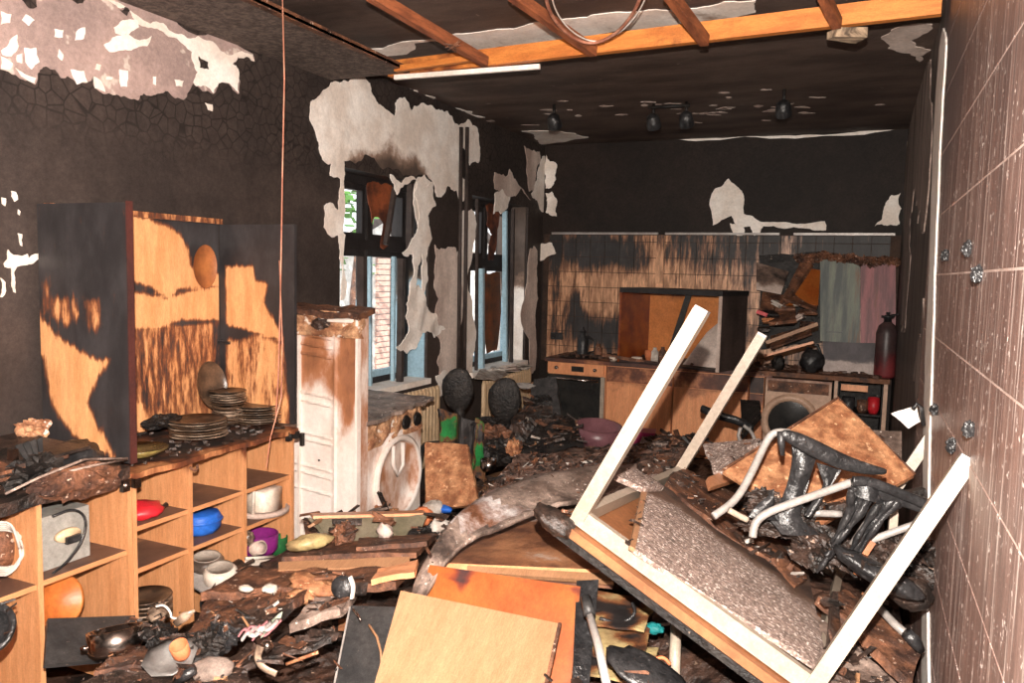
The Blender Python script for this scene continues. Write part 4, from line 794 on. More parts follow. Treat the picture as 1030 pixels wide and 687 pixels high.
# plates
def plate(c, r, h, i): 
    return MB().lathe(c, [(r*0.55,0),(r*0.62,0.004),(r,h*1.3),(r*0.985,h*1.55),(r*0.6,h*0.55),(0.001,h*0.45)], 28)
def stack(px, py, x, r, n, nm, lab, h=0.0105, mm=(m_platem, m_platedark), z0=None):
    c = P(px, py, X=x); c.z = 0.925 if z0 is None else z0
    od = ['lowest','second','third','fourth','fifth','sixth','seventh','eighth','ninth','tenth']
    for i in range(n):
        o = plate(c+Vector((random.uniform(-.006,.006), random.uniform(-.006,.006), i*(h+0.0012))), r*random.uniform(.97,1.02), h*0.9, i).build(nm, mm[1] if i == n-1 or random.random() < 0.3 else mm[0])
        tag(o, '%s sooty %s from the bottom, %s' % (od[i] if i else 'first', nm[6:], lab), 'plate' if 'plate' in nm else 'bowl', lab)
    return c
stack(199,421,-2.70,0.125,7,'sooty_plate','left stack on the sideboard')
c_ = stack(230,422,-2.80,0.078,5,'sooty_bowl','tall middle stack on the sideboard', h=0.016)
stack(229,392,-2.80,0.088,6,'sooty_plate','crown of the tall middle stack', z0=0.925+5*0.0172+0.008)
stack(259,419,-2.70,0.125,8,'sooty_plate','right stack on the sideboard')
o = MB().lathe(P(211,388,X=-2.88), [(0.001,0),(0.08,0.0),(0.095,0.02)], 20, Matrix.Rotation(1.35,3,'Y'), sx=1.25).build('charred_platter', m_platedark); tag(o, 'charred black oval platter leaning upright behind the tall stack', 'platter')
c = P(140,442,X=-2.63); c.z = 0.925
o = plate(c, 0.11, 0.022, 0).build('greenish_plate', mat('olive_glass', (0.30,0.24,0.07), (0.1,0.07,0.03), rough=0.2)); tag(o, 'olive glass plate half hidden behind the burnt side panel', 'plate')
o = MB().blob(P(163,424,X=-2.8), (0.04,0.10,0.03), .5, 4, 12).build('melted_black_lump', m_blkmatt); tag(o, 'small black lump left of the left plate stack', 'lump')
m = MB()
for k in range(130):
    m.box((random.uniform(-2.95,-2.50), random.uniform(2.14,3.02), 0.922), (random.uniform(.005,.03), random.uniform(.005,.03), .008), Matrix.Rotation(random.uniform(0,3),3,'Z'), jit=0.003)
tag(m.build('soot_crumbs', m_char, kind='stuff'), 'soot crumbs scattered around the plate stacks', 'crumbs')

# --- contents of the sideboard
def at(px, py, x, z): c = P(px, py, X=x); return Vector((c.x, c.y, z))
o = MB().gbox((-2.80,1.80,0.607),(-2.58,1.985,0.80),(3,4,5), lambda v: 0.25*sst(.75,.8,v.z)).build('kitchen_appliance', m_applgrey); tag(o, 'grey box-shaped kitchen appliance with a knob on the left shelf', 'appliance')
MB().lathe((-2.575,1.89,0.715), [(0.032,0),(0.030,0.014)], 14, Matrix.Rotation(math.pi/2,3,'Y'), sx=0.8, sy=1.6, cap1=True).build('dial', m_cream, o)
MB().box((-2.556,1.90,0.700), (0.015,0.055,0.025)).build('switch', m_blk, o)
MB().tube(smooth([Vector((-2.566,1.83,0.80)),Vector((-2.55,1.90,0.815)),Vector((-2.54,1.945,0.77)),Vector((-2.54,1.93,0.69)),Vector((-2.535,1.86,0.63)),Vector((-2.53,1.80,0.61))]), 0.005, 6).build('cord', m_blk, o)
m = MB()
for k in range(5):
    m.tube([P(3+(17+1.5*k)*math.cos(a)*(1+0.12*math.sin(3*a+k)), 552+(27-2*k)*math.sin(a), X=-2.56-0.012*k) for a in [i*2*math.pi/22 for i in range(23)]], 0.0045, 5)
tag(m.build('white_cable_coil', m_wcable), 'coil of white cable on the far left shelf', 'cable')
MB().blob(P(0,552,X=-2.66), (0.05,0.07,0.08), .2, 3, 14).build('coil_core', m_charbrown, bpy.data.objects['white_cable_coil'])
o = MB().lathe(P(50,606,X=-2.60), [(0.001,0),(0.055,0.0),(0.085,0.02),(0.095,0.055),(0.087,0.05),(0.05,0.012),(0.001,0.010)], 24, Matrix.Rotation(1.25,3,'Y') ).build('wooden_bowl', m_brownbowl); tag(o, 'glossy brown wooden bowl standing on edge low in the left sideboard', 'bowl')
def bag(c, r, mm, nm, lab, cat, seed): o = MB().blob(c+Vector((0,0,r[2]*0.8)), r, .3, 4, 20, seed=seed).build(nm, mm); return tag(o, lab, cat)
bag(at(140,520,-2.60,0.685), (0.09,0.085,0.035), m_red, 'red_dish', 'red plastic dish on the upper shelf right of the chrome hinge', 'dish', 1)
o = MB().tube([at(140,522,-2.56,0.70), at(158,517,-2.56,0.70), at(168,510,-2.56,0.715)], [0.004,0.006,0.010], 6).build('ladle', m_blk); tag(o, 'thin dark utensil lying beside the red dish', 'utensil')
c = at(203,530,-2.62,0.517)
o = MB().lathe(c, [(0.065,0),(0.078,0.02),(0.082,0.07),(0.075,0.085),(0.07,0.088),(0.001,0.09)], 9, sx=0.95, sy=1.1).build('blue_container', m_blueb); tag(o, 'bright blue plastic container in the middle compartment', 'container')
MB().lathe(c+Vector((0,0,0.05)), [(0.083,0),(0.088,0.006),(0.083,0.012)], 20, sx=0.97, sy=1.1, cap0=False).build('rim', m_blueb, o)
c = at(264,515,-2.60,0.512)
o = MB().lathe(c, [(0.075,0),(0.085,0.01),(0.085,0.115),(0.078,0.12),(0.001,0.12)], 4, Matrix.Rotation(math.pi/4,3,'Z'), sx=1.1, sy=1.15).build('white_container', m_ceramic); tag(o, 'bright white square container on the shelf of the right compartment', 'container')
MB().lathe(c+Vector((0.0,0,0)), [(0.125,0.0),(0.13,0.016),(0.115,0.028),(0.11,0.01)], 24).build('glass_dish', m_pier, o)
MB().tube([c+Vector((0.05,-0.12,0.16)), c+Vector((0.05,-0.13,0.17)), c+Vector((0.05,-0.115,0.14)), c+Vector((0.04,-0.11,0.02))], 0.008, 6).build('handle', m_ceramic, o)
# lower contents
def pot(c, r, h, mm, nm, lab, cat, R=None, thick=0.92):
    o = MB().lathe(c, [(r*0.75,0),(r*0.97,h*0.25),(r,h),(r*thick,h),(r*0.88,h*0.25),(0.001,h*0.12)], 26, R).build(nm, mm); return tag(o, lab, cat)
Rt = lambda a, b, c=0: Matrix.Rotation(c,3,'Z') @ Matrix.Rotation(a,3,'X') @ Matrix.Rotation(b,3,'Y')
def casserole(px, py, x, r, h, mm, top, nm, lab, R):
    c = P(px, py, X=x); o = MB().lathe(c, [(r*0.6,0),(r*0.95,h*0.3),(r,h*0.8),(r*0.8,h),(r*0.76,h*1.0)], 26, R).build(nm, mm); tag(o, lab, 'pot')
    MB().lathe(c, [(0.001,h*0.96),(r*0.77,h*0.96),(r*0.79,h*1.03),(r*0.7,h*1.0)], 26, R, cap0=False).build('rim_base', top, o); return o
m_base = mat('grey_base', (0.42,0.37,0.32), (0.30,0.25,0.21), rough=0.5)
casserole(222,588,-2.50,0.072,0.085,m_ceramic,m_base,'cream_pot','cream pot lying tipped, its grey underside facing us',Rt(0.15,0.12))
casserole(208,578,-2.62,0.075,0.09,mat('sooty_pot',(0.05,0.035,0.028),(0.20,0.15,0.12),scale=9,rough=.4),m_base,'sooty_pot','sooty dark pot lying behind the cream pot',Rt(0.1,0.1))
o = MB().lathe(P(214,597,X=-2.47)+Vector((0,0,-0.03)), [(0.03,-0.07),(0.045,-0.05),(0.045,0.07),(0.03,0.075)], 18, Rt(0,1.35,-0.9), cap1=True).build('black_can', m_blk); tag(o, 'black cylinder lying on its side under the sooty pot', 'can')
MB().lathe(P(214,597,X=-2.47)+Vector((0,0,-0.03)), [(0.001,0.074),(0.02,0.076),(0.024,0.082)], 16, Rt(0,1.35,-0.9)).build('lid_knob', m_platem, o)
tag(MB().box(P(205,586,X=-2.55), (0.14,0.09,0.01), Rt(0.3,0.3)).build('grey_plate', m_grey), 'flat grey plate wedged between the sooty pot and the black cylinder', 'plate')
for k in range(6):
    o = plate(P(147,612,X=-2.56)+Vector((0,0,-0.05+k*0.017)), 0.10, 0.014, k)
    tag(o.build('rusty_plate', m_platedark if k%2 else m_platem), ['first','second','third','fourth','fifth','sixth'][k]+' rusty plate from the bottom, low stack inside the sideboard', 'plate', 'low stack of rusty plates inside the sideboard')
c = at(264,552,-2.58,0.32)
pot(c+Vector((0,-0.02,0.0)), 0.088, 0.10, m_purple, 'purple_bowl', 'purple plastic bowl low in the right compartment', 'bowl')
pot(c+Vector((0.03,0.078,-0.03)), 0.045, 0.09, m_green, 'green_bowl', 'green bowl peeping out right of the purple bowl', 'bowl')
o = MB().sheet([P(247,586,X=-2.47), P(276,575,X=-2.47), P(275,560,X=-2.50), P(247,562,X=-2.50)], 4, 4, 0.03).build('cream_tray', m_ceramic); tag(o, 'cream rectangular tray standing on edge before the purple bowl', 'tray')
for (a, b) in (((247,562),(275,560)),((275,560),(277,576))): MB().tube([P(*a,X=-2.48), P(*b,X=-2.46)], 0.008, 6).build('tray_rim', m_ceramic, o)
tag(MB().lathe(P(253,553,X=-2.50), [(0.02,0),(0.032,0.02),(0.032,0.07),(0.026,0.07)], 14, Rt(0.2,1.2)).build('brown_cup', m_pier), 'small pale brown cup tipped in front of the purple bowl', 'cup')
tag(MB().blob(P(249,541,X=-2.55), (0.03,0.03,0.035), .4, 5, 12).build('melted_lump', m_platem), 'small grey melted lump above the tipped brown cup', 'lump')

o = MB().tube(smooth([P(191,470,X=-2.49), P(196,474,X=-2.48), P(199,471,X=-2.48), P(198,467,X=-2.48)]), 0.006, 6).build('door_catch', m_charbrown, sb2)
# --- gutted fridge
fr = T('gutted_fridge', 'tall gutted white fridge with scorched liner beside the sideboard', 'fridge', (-2.6, 3.42, 0.0))
yF = 3.42; xr = P(361, 400, Y=yF).x; ztop = 1.49
def rust(v):
    x, z = v.x, v.z
    b = 0.12 + 0.34*sst(0.85,1.2,z) + 0.40*math.exp(-((x-(xr-0.06))/0.045)**2)*sst(0.75,0.95,z) + 0.25*math.exp(-((x+2.52)/0.1)**2-((z-1.08)/0.12)**2) + 0.22*noise.noise(Vector((x*7,0,z*3)))
    return max(0, min(0.62, b))
def fz_(u, v, p):
    z = p.z; s = 0.0
    if 0.04 < u < 0.70:
        for zz in (1.335,1.285,1.235,1.02,0.975,0.80,0.765,0.62,0.58,0.49): s += 0.012*math.exp(-((z-zz-0.05*(0.35-u))/0.006)**2)
    return s + 0.008*math.exp(-((u-0.72)/0.02)**2)
MB().sheet([(-2.93,yF,0.10),(xr,yF,0.10),(xr,yF,ztop-0.14),(-2.93,yF,ztop-0.14)], 40, 150, 0.02, fz_, rust).build('liner', m_enamel, fr)
MB().gbox((-2.93, yF+0.022, 0.02), (xr-0.004, yF+0.09, ztop-0.03), (4,3,14), lambda v: 0.45).build('body', m_enamel, fr)
for x in (P(302,400,Y=yF).x-0.0, xr-0.006): MB().gbox((x-0.006,yF-0.018,0.10),(x+0.008,yF+0.01,ztop-0.05),(1,1,12), lambda v:0.28*sst(0.9,1.3,v.z)).build('side_trim', m_enamel, fr)
MB().sheet([(-2.93,yF-0.03,ztop-0.155),(xr+0.01,yF-0.03,ztop-0.155),(xr+0.015,yF-0.02,ztop-0.02),(-2.93,yF-0.02,ztop-0.02)], 24, 10, 0.05, lambda u,v,p: 0.028*noise.noise(p*11)+0.014*math.sin(v*9)).build('burst_insulation', m_insul, fr)
MB().sheet([(-2.72,yF-0.03,ztop-0.055),(xr-0.03,yF-0.03,ztop-0.065),(xr-0.02,yF+0.02,ztop-0.03),(-2.72,yF+0.02,ztop-0.02)], 8, 3, 0.02, lambda u,v,p: 0.01*noise.noise(p*9)).build('torn_rim', m_plaster, fr)
MB().sheet([(-2.93,yF-0.06,ztop-0.012),(xr+0.035,yF-0.06,ztop-0.03),(xr+0.01,yF+0.13,ztop),(-2.93,yF+0.13,ztop+0.005)], 18, 10, 0.03, lambda u,v,p: 0.015*noise.noise(p*10)+0.008*noise.noise(p*30)).build('charred_top', m_charbrown, fr)
MB().blob(P(322,326,Y=yF-0.06), (0.055,0.02,0.028), .5, 4, 14).build('charred_knob', m_char, fr)
MB().box(P(304,442,Y=yF-0.02), (0.018,0.02,0.07)).build('hinge', m_blkmatt, fr)
MB().lathe(P(321,463,Y=yF-0.011), [(0.006,0),(0.005,0.004)], 8, RX, cap1=True).build('screw', m_blk, fr)

# --- gutted washing machine
wm = T('gutted_washing_machine', 'gutted white washing machine with an oval door hole beside the fridge', 'washing machine', (-2.7, 3.85, 0.0))
XW = -2.47; y0, y1 = 3.62, 4.21; zt_ = 0.845
MB().gbox((-3.0, y0, 0.03), (XW-0.012, y1, zt_), (6,6,8), lambda v: 0.38*sst(0.45,0.85,v.z)+0.25*noise.noise(v*4)+(0.25 if v.y < y0+0.01 else 0)).build('housing', m_enamel, wm)
# front plate with a round hole
cy_, cz_, ro = (y0+y1)/2+0.02, 0.47, 0.235
m = MB(); n = 48; vs = []; fs = []
for k in range(n):
    a = 2*math.pi*k/n; ca, sa = math.cos(a), math.sin(a); t_ = min(((y1-cy_) if ca > 0 else (cy_-y0))/max(1e-6,abs(ca)), ((zt_-0.10-cz_) if sa > 0 else (cz_-0.05))/max(1e-6,abs(sa)))
    vs += [Vector((XW, cy_+ro*ca, cz_+ro*sa)), Vector((XW, cy_+t_*ca, cz_+t_*sa)), Vector((XW-0.01, cy_+ro*ca, cz_+ro*sa))]
for k in range(n): j = (k+1) % n; fs += [(3*k,3*k+1,3*j+1,3*j), (3*k+2,3*k,3*j,3*j+2)]
m.add(vs, fs, lambda v: 0.22+0.12*noise.noise(v*5)+0.15*sst(0.6,0.75,v.z)).build('front_plate', m_enamel, wm)
RYx = Matrix.Rotation(math.pi/2, 3, 'Y')
MB().lathe((XW,cy_,cz_), [(ro+0.005,-0.005),(ro+0.018,0.022),(ro-0.002,0.035),(ro-0.02,0.02),(ro-0.018,-0.01),(ro-0.10,-0.012),(0.001,-0.011)], 48, RYx, cap0=False, burn=lambda v: 0.12+0.35*max(0,noise.noise(v*6))+(0.30 if (v-Vector((XW,cy_,cz_))).length < ro-0.015 else 0)).build('door_ring', m_enamel, wm)
MB().tube([(XW+0.02,cy_-0.07,cz_+0.20),(XW+0.03,cy_-0.09,cz_+0.10),(XW+0.03,cy_-0.04,cz_+0.02),(XW+0.03,cy_+0.02,cz_+0.07),(XW+0.02,cy_+0.03,cz_+0.20)], [0.012,0.014,0.010,0.012,0.014], 8, burn=0.15).build('melted_seal', m_enamel, wm)
MB().sheet([(XW+0.004,y0,zt_-0.16),(XW+0.004,y1,zt_-0.13),(XW-0.0,y1,zt_+0.01),(XW-0.0,y0,zt_+0.0)], 20, 8, 0.02, lambda u,v,p: 0.03*noise.noise(p*13)).build('melted_panel', m_insul, wm)
for dy in (0.20, 0.07): MB().lathe((XW+0.012, y1-dy, zt_-0.06), [(0.045,0.0),(0.038,0.012),(0.001,-0.004)], 12, RYx).build('dial_hole', m_blkmatt, wm)
o = MB().sheet([(XW+0.10,y0-0.14,0.875),(XW+0.05,y1+0.12,0.90),(-3.02,y1+0.15,0.90),(-3.02,y0-0.08,0.89)], 24, 14, 0.022, lambda u,v,p: 0.016*noise.noise(p*9), lambda v: 0.25, 0.03).build('curled_board', m_ash); tag(o, 'curled grey charred board lying over the gutted washing machine', 'board')
# ================================================================ overturned table
A0 = Vector((-0.73,2.182,0.98)); tu = Vector((0.892,-0.072,-0.446)).normalized(); tv = Vector((0.022,0.993,-0.117)); tv = (tv-tu*tv.dot(tu)).normalized(); tn = tu.cross(tv).normalized()
TW, TL, TLg = 0.752, 1.282, 0.70
tf = lambda a, b, c=0: A0 + tu*a + tv*b + tn*c
TR = Matrix((tu, tv, tn)).transposed()
m_edge = mat('tabletop_edge', (0.30,0.125,0.052), (0.22,0.085,0.034), scale=5, stretch=(1,1,1), bns=5, scorch=(0.12,0.045,0.02))
tb = T('overturned_table', 'overturned table on its top, four white steel legs in the air', 'table', tf(TW/2, TL/2))
for k, (a, b, lab) in enumerate([(0,0,None),(TW,0,None),(0,TL,None),(TW,TL,None)]):
    lg = MB().box(tf(a, b, TLg/2), (0.042,0.042,TLg), TR).build('leg', m_white, tb)
    MB().box(tf(a, b, TLg+0.004), (0.040,0.040,0.012), TR).build('end_cap', m_grey, lg)
for (a0, b0, a1, b1) in ((0,0,TW,0),(0,TL,TW,TL),(0,0,0,TL),(TW,0,TW,TL)):
    c = tf((a0+a1)/2, (b0+b1)/2, 0.0); L_ = (Vector((a1-a0, b1-b0, 0))).length
    MB().box(c, (L_+0.042 if a0 != a1 else 0.028, L_-0.03 if b0 != b1 else 0.028, 0.050), TR).build('frame_rail', m_white, tb)
q = lambda a, b, c: tf(a, b, c)
def burn_top(v):
    d = v - A0; a, b = d.dot(tu), d.dot(tv)
    return 0.1 + 0.5*sst(0.55, 0.85, b) + 0.5*noise.noise(v*5)*sst(0.3,0.6,b) + 0.55*math.exp(-((a+0.03)/0.06)**2)*math.exp(-(b/0.1)**2)
MB().sheet([q(-0.05,-0.05,-0.030), q(TW+0.05,-0.05,-0.030), q(TW+0.05,TL+0.05,-0.030), q(-0.05,TL+0.05,-0.030)], 30, 40, 0.026, None, burn_top).build('tabletop', m_edge, tb)
MB().sheet([q(-0.052,-0.052,-0.057), q(TW+0.052,-0.052,-0.057), q(TW+0.052,TL+0.05,-0.057), q(-0.052,TL+0.05,-0.057)], 8, 8, 0.022, None, 0.0).build('charred_face', m_blkmatt, tb)
MB().blob(tf(-0.045,-0.03,-0.045), (0.075,0.06,0.03), .39, 3, 26, R=TR).build('charred_corner', m_char, tb)
# speckled board on the table
bz = 0.028
g = [PP(px, py, tf(0,0,bz), tn) for px, py in ((638,552),(835,678),(813,576),(651,478))]
def bsp(v):
    d = v - A0; a, b = d.dot(tu), d.dot(tv); return max(0, min(0.85, 0.62*sst(0.36, 0.72, b+0.12*noise.noise(v*6)) + 0.05))
pb = MB().sheet([g[0], g[1], g[2], g[3]], 34, 26, 0.014, lambda u,v,p: 0.004*noise.noise(p*9), bsp, 0.0).build('speckled_board', m_particle); tag(pb, 'large grey speckled board lying between the legs of the overturned table', 'board')
MB().sheet([PP(px, py, tf(0,0,bz+0.01), tn) for px, py in ((634,549),(639,552),(654,480),(649,478))], 2, 8, 0.012).build('pale_edge', m_pale, pb)
def onT(pts, c): return [PP(px, py, tf(0,0,c), tn) for px, py in pts]
o = MB().poly(jag(onT([(671,484),(690,470),(715,484),(760,508),(790,530),(812,560),(800,590),(770,560),(720,530),(690,505)], 0.035), 0.12, 2, 8), 0.02, tn, 0.0, curl=lambda p: 0.012*noise.noise(p*12)).build('charred_plank', m_charbrown); tag(o, 'scorched brown plank lying across the speckled board at the far table side', 'plank')
o = MB().sheet(onT([(715,490),(754,478),(748,466),(712,480)][::1], 0.10), 4, 3, 0.02).build('reddish_block', m_front); tag(o, 'small reddish wood block resting on the far rail of the table', 'block')
o = MB().sheet(onT([(650,492),(668,490),(640,470),(620,478)], 0.05), 6, 6, 0.02, lambda u,v,p: 0.01*noise.noise(p*9)).build('speckled_fragment', m_particle); tag(o, 'small grey speckled fragment at the inner side of the nearest tall leg', 'board')

# brown hardboard square behind the melted chair
hc = [P(727,474,d=3.0), P(815,535,d=2.75), P(920,478,d=2.95), P(843,401,d=3.25)]
hb_ = MB().sheet(hc, 20, 20, 0.018, lambda u,v,p: 0.01*math.sin(u*3), lambda v: 0.14+0.45*max(0,noise.noise(v*3.5)), 0.004).build('hardboard_square', m_hard); tag(hb_, 'square orange-brown hardboard standing on its corner behind the melted chair', 'board')
MB().tube([hc[1]*0.0+hc[2]+Vector((0,0,0.004)), hc[3]+Vector((0,0,0.004)), hc[0]+Vector((0,0,0.004))], 0.006, 4).build('fibre_edge', m_charbrown, hb_)
# grey slab left of it and pale rail end
o = MB().sheet([P(716,478,d=3.4), P(742,462,d=3.35), P(765,440,d=3.6), P(705,446,d=3.7)], 12, 10, 0.05, lambda u,v,p: 0.01*noise.noise(p*9), 0.1, 0.02).build('grey_slab', m_particle); tag(o, 'rough grey slab behind the second tall table leg', 'slab')
o = MB().sheet([P(872,475,d=3.6), P(907,475,d=3.55), P(907,434,d=3.7), P(860,432,d=3.75)], 8, 6, 0.04, lambda u,v,p: 0.01*noise.noise(p*12)).build('weathered_board', m_ash); tag(o, 'grey weathered board behind the right corner of the brown hardboard square', 'board')
o = MB().poly(jag([P(a, b, d=3.05) for a, b in [(896,416),(912,411),(922,408),(926,424),(914,431),(906,424)]], 0.15, 2, 3), 0.006, Vector((-0.3,-0.9,0)), 0, curl=lambda p: 0.02*noise.noise(p*14)).build('torn_paper', m_plaster); tag(o, 'crumpled white paper scrap caught near the right wall', 'paper')
MB().tube([P(918,412,d=3.0), P(922,406,d=3.0), P(927,410,d=3.0), P(929,428,d=3.0)], 0.008, 6).build('dark_loop', m_blk, o)

# --- melted chair
D1 = 2.62
mc = T('melted_chair', 'toppled chair with grey tube frame and dripping melted black plastic', 'chair', P(830,540,d=2.6))
def path(pts, d): return [P(a, b, d=dd) for (a, b), dd in zip(pts, d if isinstance(d, list) else [d]*len(pts))]
MB().tube(smooth(path([(718,519),(741,503),(757,474),(772,441),(780,434),(794,435)], [2.50,2.55,2.6,2.65,2.65,2.65])), 0.0125, 10).build('tube_frame', m_grey, mc)
MB().tube(smooth(path([(757,540),(759,526),(770,516),(800,505),(857,485)], [2.42,2.42,2.42,2.43,2.45])), 0.0125, 10).build('tube_frame', m_grey, mc)
MB().tube(smooth(path([(862,549),(885,540),(927,525)], [2.55,2.5,2.45]),1), 0.0115, 10).build('tube_frame', m_grey, mc)
MB().tube(smooth(path([(733,513),(742,518),(752,523)], 2.5),1), 0.010, 8).build('tube_frame', m_white, mc)
MB().tube(smooth(path([(850,560),(862,540),(880,515),(892,500)], [2.6,2.55,2.5,2.5])), 0.0115, 8).build('tube_frame', m_grey, mc)
MB().tube(smooth(path([(818,516),(846,517)], 2.6),1), 0.012, 8).build('tube_frame', m_grey, mc)
# lens shaped back rest rim
m = MB(); up_ = [(785,433),(800,434),(825,444),(850,455),(875,464),(892,472)]; lo_ = [(787,438),(802,450),(820,462),(845,475),(870,480),(891,477)]
sec = [(P(a[0],a[1],d=2.45), P(b[0],b[1],d=2.42)) for a, b in zip(up_, lo_)]
m.tube(smooth([ (a+b)/2 for a, b in sec],2), [0.012+0.020*math.sin(math.pi*(i+0.5)/22) for i in range(22)][:0] or 0.001, 4)
m = MB(); cs = smooth([(a+b)/2 for a, b in sec], 2); n_ = len(cs)
m.tube(cs, [0.006+0.021*math.sin(math.pi*(i/(n_-1))**0.8) for i in range(n_)], 12, flat=0.5)
m.build('backrest', m_blk, mc)
MB().tube([P(785,434,d=2.44),P(786,445,d=2.44),P(787,458,d=2.44)], [0.012,0.012,0.006], 8).build('plastic_drip', m_blk, mc)
def band(l, r, d, th, nm='melted_band', nn=10):
    m = MB(); k = len(l)
    ls = smooth([P(a,b,d=d) for a,b in l],1); rs = smooth([P(a,b,d=d) for a,b in r],1); N_ = len(ls); vs = []; fs = []
    vd = Vector((0.4,-0.9,0.1))
    W_ = 6
    for i in range(N_):
        for j in range(W_+1):
            t_ = j/W_; p = ls[i].lerp(rs[i], t_); vs.append(p + vd*(th*math.sin(math.pi*t_)+0.02*noise.noise(p*14)))
    for i in range(N_):
        for j in range(W_+1):
            t_ = j/W_; p = ls[i].lerp(rs[i], t_); vs.append(p - vd*th*0.5*math.sin(math.pi*t_))
    o_ = N_*(W_+1)
    for i in range(N_-1):
        for j in range(W_):
            a = i*(W_+1)+j; fs.append((a, a+1, a+W_+2, a+W_+1)); fs.append((o_+a, o_+a+W_+1, o_+a+W_+2, o_+a+1))
    m.add(vs, fs, 0, True); return m.build(nm, m_blk, mc)
s4b = (680, 380, 0.3204)
band(crop(*s4b,[(362,205),(365,260),(350,330),(328,395),(290,440),(330,490)]), crop(*s4b,[(440,250),(425,285),(415,340),(395,395),(385,440),(450,490)]), 2.50, 0.02)
band(crop(*s4b,[(440,265),(455,310),(465,335),(440,370),(400,430)]), crop(*s4b,[(520,290),(500,320),(480,350),(460,380),(425,440)]), 2.50, 0.012)
band(crop(*s4b,[(300,350),(292,370),(250,400),(225,435)]), crop(*s4b,[(300,352),(312,380),(300,415),(320,450)]), 2.48, 0.01, 'melted_peak')
# second melted mass: seat edge with strings of molten plastic
band(crop(*s4b,[(550,320),(555,345),(560,370)]) , crop(*s4b,[(640,320),(650,360),(655,400)]), 2.38, 0.02, 'melted_seat')
m = MB(); m.tube(smooth(path(crop(*s4b,[(555,325),(600,325),(660,345),(720,370),(780,395),(805,415)]), 2.36)), 0.016, 10, flat=0.6)
m.tube(smooth(path(crop(*s4b,[(570,345),(620,360),(680,375),(740,395),(790,415)]), 2.38)), 0.018, 10, flat=0.6)
m.tube(smooth(path(crop(*s4b,[(770,400),(785,430),(775,470),(740,490),(720,520)]), 2.38)), [0.02], 8) if False else None
m.build('seat_edge', m_blk, mc)
for k, pts in enumerate([[(565,340),(550,400),(520,480),(480,560),(442,612)], [(585,350),(575,410),(540,470),(500,540),(455,590)], [(610,370),(560,450),(520,500),(470,560)], [(640,390),(600,450),(560,520),(540,560)], [(680,380),(640,430),(600,480),(560,540),(545,600)], [(700,385),(640,450),(590,520),(565,580)],
        [(620,360),(590,420),(545,460)], [(770,400),(790,430),(775,480),(700,540)], [(785,410),(800,440),(770,490),(680,560)], [(720,380),(680,410),(650,440)], [(550,350),(545,420),(528,440)], [(600,340),(560,400),(500,500),(490,520)]]):
    n_ = len(pts)*4-4
    pp = smooth(path(crop(*s4b, pts), [2.38+0.02*i for i in range(len(pts))]))
    MB().tube(pp, [0.013*(1-0.6*i/len(pp))+0.003*math.sin(i*1.3+k) for i in range(len(pp))], 8).build('plastic_string', m_blk, mc)
# mass of char under the chair
cm_ = MB()
for k in range(26):
    t_ = k/25; a = (395+t_*420, 500+85*t_+random.uniform(-40,55)); px, py = crop(*s4b, [a])[0]
    cm_.blob(P(px, py, d=2.52+0.1*random.random()), (random.uniform(.03,.07), random.uniform(.03,.06), random.uniform(.015,.035)), .9, 6, 10, R=Rt(random.uniform(-.5,.5),0.5), seed=k)
for k in range(18):
    px, py = 760+random.uniform(-5,60), 505+random.uniform(-8,30)
    cm_.blob(P(px, py, d=2.62), (random.uniform(.02,.05), .03, .02), .9, 6, 8, seed=k+60)
tag(cm_.build('charred_clumps', m_char, kind='stuff'), 'glistening black charred clumps under the melted chair', 'char')
o = MB().blob(P(886,578,d=2.35), (0.14,0.05,0.030), .35, 3, 22, R=Rt(0.0,0.42)).build('melted_plastic_shell', m_blk); tag(o, 'curved melted black plastic shell behind the right front table leg', 'plastic')
o = MB().blob(P(916,596,d=2.45), (0.07,0.05,0.05), .3, 3, 18, R=Rt(0,.2)).build('charred_block', m_char); tag(o, 'charred rounded block at the foot of the right wall', 'block')
# orange laths, pale stick
for pts, d, r, mm, nm, lab in [([(861,578),(868,560),(878,545)],2.42,0.012,m_door,'orange_lath','short orange lath under the melted plastic strings'), ([(899,512),(897,545),(893,585)],2.6,0.018,m_white,'pale_stick','pale round stick standing behind the right front table leg'),
        ([(857,520),(870,505),(876,492)],2.62,0.015,m_door,'orange_lath','orange lath inside the melted chair'), ([(832,512),(880,505),(930,495)],2.66,0.022,m_char,'charred_lath','charred lath crossing behind the melted chair')]:
    tag(MB().tube(path(pts, d), r, 4).build(nm, mm), lab, 'stick')
lg = MB().tube(path([(885,612),(900,628),(914,640)], [2.5,2.45,2.4]), 0.013, 8).build('steel_tube', m_grey); tag(lg, 'grey chair leg with black rubber foot near the right wall', 'tube')
MB().tube(path([(912,637),(920,645),(926,655)], 2.38), [0.019,0.021,0.014], 8).build('rubber_foot', m_blk, lg)

